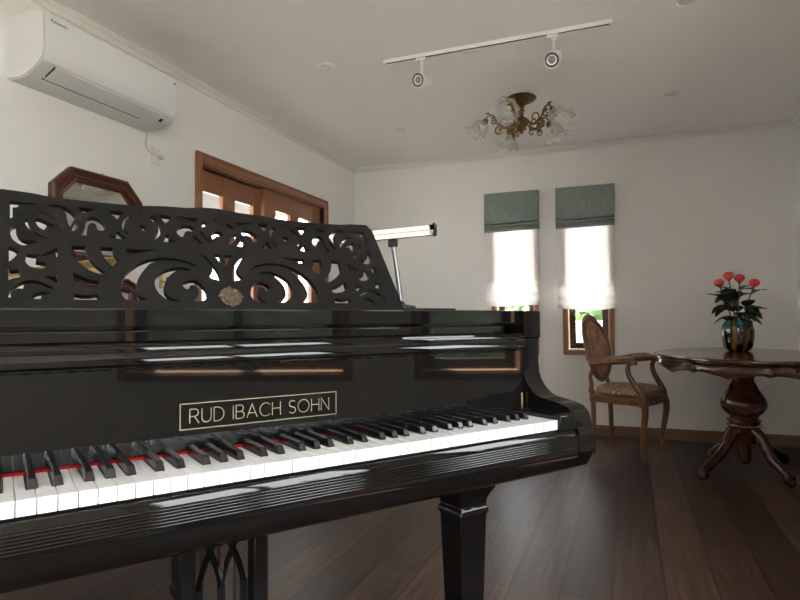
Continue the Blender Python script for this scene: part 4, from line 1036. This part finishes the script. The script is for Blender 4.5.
bm.faces.new(rings[0][::-1]); bm.faces.new(rings[-1]); build('tabletop', bm, M['mahog'], table, smooth=30)
bm = bm_new(); rings = []
def drop(i):
    t = 2*pi*i/96
    return .040 + .022*(.5+.5*cos(8*t+pi)) + .012*max(0, cos(16*t))**3
for d, top, f in ((.030, True, 0), (.024, False, .35), (.020, False, .7), (.026, False, 1.), (.045, False, 1.), (.045, True, 0)):
    o = top_out(d)
    rings.append([bm.verts.new((x, y, TZ-.033 - (0 if top else drop(i)*f))) for i, (x, y) in enumerate(o)])
for a, b in zip(rings, rings[1:]):
    for k in range(96): bm.faces.new([a[k], a[(k+1) % 96], b[(k+1) % 96], b[k]])
build('apron', bm, M['mahog'], table, smooth=35)
bm = bm_new()
add_lathe(bm, [(0, TZ-.034), (.16, TZ-.036), (.16, TZ-.048), (.085, TZ-.052), (.078, .682), (.066, .668), (.066, .640), (.072, .634), (.072, .622), (.062, .616), (.062, .604), (.068, .598), (.068, .586), (.060, .580), (.062, .560), (.074, .540), (.084, .515),
               (.108, .480), (.124, .450), (.130, .425), (.127, .402), (.112, .378), (.094, .362), (.082, .348), (.078, .338), (.092, .332), (.096, .322), (.088, .314), (.086, .306), (.098, .300), (.100, .290), (.090, .282), (.085, .27), (.080, .20), (.074, .19), (0, .19)], 40); build('column', bm, M['mahog'], table)
bm = bm_new(); add_lathe(bm, [(0, .20), (.036, .20), (.036, .085), (.030, .075), (.034, .068), (.022, .056), (0, .052)], 24); build('drop_finial', bm, M['mahog'], table)
for fx, fy in ((-.262, -.273), (.181, -.269), (-.148, .296), (.272, .340)):
    dr = Vector((fx, fy)).normalized(); R_ = Vector((fx, fy)).length
    at2 = lambda r, z: (dr.x*r, dr.y*r, z)
    bm = bm_new()
    pts = spline([at2(.050, .255), at2(.088, .262), at2(.128, .235), at2(.165, .180), at2(R_*.62, .125), at2(R_*.80, .088), at2(R_*.93, .060), at2(R_, .034), at2(R_+.018, .030)], 5)
    m_ = len(pts); add_tube(bm, pts, [.034 - .010*(i/m_) + (.010 if i > m_*.78 else 0) - (.012 if i > m_-3 else 0) for i in range(m_)], 10, flat=(.85, 1.05))
    add_ball(bm, at2(R_+.002, .026), .0265, 12, (1, 1, .98)); add_ball(bm, at2(.120, .222), .030, 10, (1, 1, 1.2))
    build('leg', bm, M['mahog'], table, smooth=60)

# ---------------------------------------------------------------- vase and roses
VX, VY = .673, 4.45
vase = thing('vase', 'squat striped art glass vase in amber, black and turquoise on the table', 'vase', (VX, VY, TZ))
bm = bm_new(); add_lathe(bm, [(r*.87, z*.93) for r, z in [(0, 0), (.060, 0), (.078, .006), (.096, .028), (.105, .060), (.1105, .105), (.112, .145), (.105, .180), (.090, .205), (.068, .220), (.054, .226), (.052, .234), (.047, .234), (.046, .224), (.06, .212), (.095, .17), (.105, .10), (.09, .03), (0, .015)]], 40); build('body', bm, M['vase'], vase)
rnd = random.Random(11)
def rose(name_label, head, base, leaves, col_r, tilt):
    root = thing('rose', name_label, 'rose', (VX+base[0], VY+base[1], TZ+.06), 0, 'coral roses in the vase')
    h = Vector((head[0]*.93, head[1], head[2]-.028)) - Vector((base[0], base[1], .06))      # head given from the vase foot
    bm = bm_new(); mid = Vector((h.x*.35, h.y*.35, h.z*.55))
    st = spline([(0, 0, 0), tuple(mid), tuple(h)], 8); add_tube(bm, st, .0038, 7); build('stem', bm, M['stem'], root)
    bm = bm_new()
    ax = Vector((tilt[0], tilt[1], 1)).normalized(); q = Matrix.Translation(h) @ ax.to_track_quat('Z', 'Y').to_matrix().to_4x4()
    for lay, (cnt, r0, r1, hz, op) in enumerate(((3, .006, .012, .054, .0), (4, .011, .019, .056, .05), (5, .017, .027, .055, .12), (5, .022, .033, .048, .30))):
        for k in range(cnt):
            a0 = 2*pi*k/cnt + lay*.7; wd = 2*pi/cnt*.72
            grid = []
            for i in range(6):
                u = i/5*2-1; row = []
                for j in range(6):
                    v = j/5
                    an = a0 + u*wd*(.55+.45*sin(pi*min(1, v*.75+.15)))
                    r = r0*.35 + (r1-r0*.35)*sin(min(1, v*1.5)*pi*.5)**.75 - (.22-op*.5)*r1*max(0, v-.6)*2.2
                    z = hz*v*(1-.22*u*u*v) - op*.010*max(0, v-.75)*4
                    row.append(bm.verts.new(q @ Vector((r*cos(an), r*sin(an), z))))
                grid.append(row)
            for i in range(5):
                for j in range(5): bm.faces.new([grid[i][j], grid[i+1][j], grid[i+1][j+1], grid[i][j+1]])
    build('bloom', bm, M['rose'], root, smooth=80)
    bm = bm_new()
    for k in range(5):
        a = 2*pi*k/5; c_, s_ = cos(a), sin(a)
        vs_ = [q @ Vector(p) for p in ((.004*c_-.006*s_, .004*s_+.006*c_, 0), (.004*c_+.006*s_, .004*s_-.006*c_, 0), (.026*c_, .026*s_, .004))]
        bm.faces.new([bm.verts.new(p) for p in vs_])
    add_ball(bm, q @ Vector((0, 0, -.002)), .009, 8); build('sepals', bm, M['stem'], root, smooth=0)
    for (t, az, el, ln, wd) in leaves:
        i = int(t*(len(st)-1)); p = Vector(st[i]); d_ = Vector((cos(radians(az))*cos(radians(el)), sin(radians(az))*cos(radians(el)), sin(radians(el))))
        sd = d_.cross(Vector((0, 0, 1))).normalized(); up = sd.cross(d_)
        bm = bm_new(); rows = []
        for a in range(9):
            f = a/8; w_ = wd*sin(pi*f**.8)**.9*(1 if 0 < a < 8 else .02); c_ = p + d_*(.012 + ln*f) + up*(-.25*ln*f*f)
            rows.append([bm.verts.new(c_ + sd*w_*e + up*abs(e)*w_*.25) for e in (-1, -.5, 0, .5, 1)])
        for a, b in zip(rows, rows[1:]):
            for k in range(4): bm.faces.new([a[k], a[k+1], b[k+1], b[k]])
        add_tube(bm, [tuple(p), tuple(p + d_*.02)], .0016, 5)
        build('leaf', bm, M['leaf'], root, smooth=80)
def lv(n, t0, t1, az0, az1, seed):
    r = random.Random(seed); return [(r.uniform(t0, t1), r.uniform(az0, az1), r.uniform(-35, 40), r.uniform(.08, .13), r.uniform(.032, .048)) for _ in range(n*2-2)]
rose('coral rose bloom nearest the armchair side of the bouquet', (-.105, -.02, .452), (-.020, -.01), lv(7, .36, .86, 130, 300, 1), .03, (-.25, -.1))
rose('coral rose bloom standing tallest in the vase', (-.045, .01, .500), (-.008, .005), lv(7, .36, .86, 60, 260, 2), .03, (-.1, -.15))
rose('pinker small rose bloom just beside the tallest one', (.022, .02, .482), (.004, .012), lv(7, .36, .86, -60, 120, 3), .028, (.02, -.2))
rose('coral rose bloom set apart on the side away from the armchair', (.104, -.005, .448), (.018, -.004), lv(8, .36, .86, -100, 60, 4), .032, (.2, -.2))
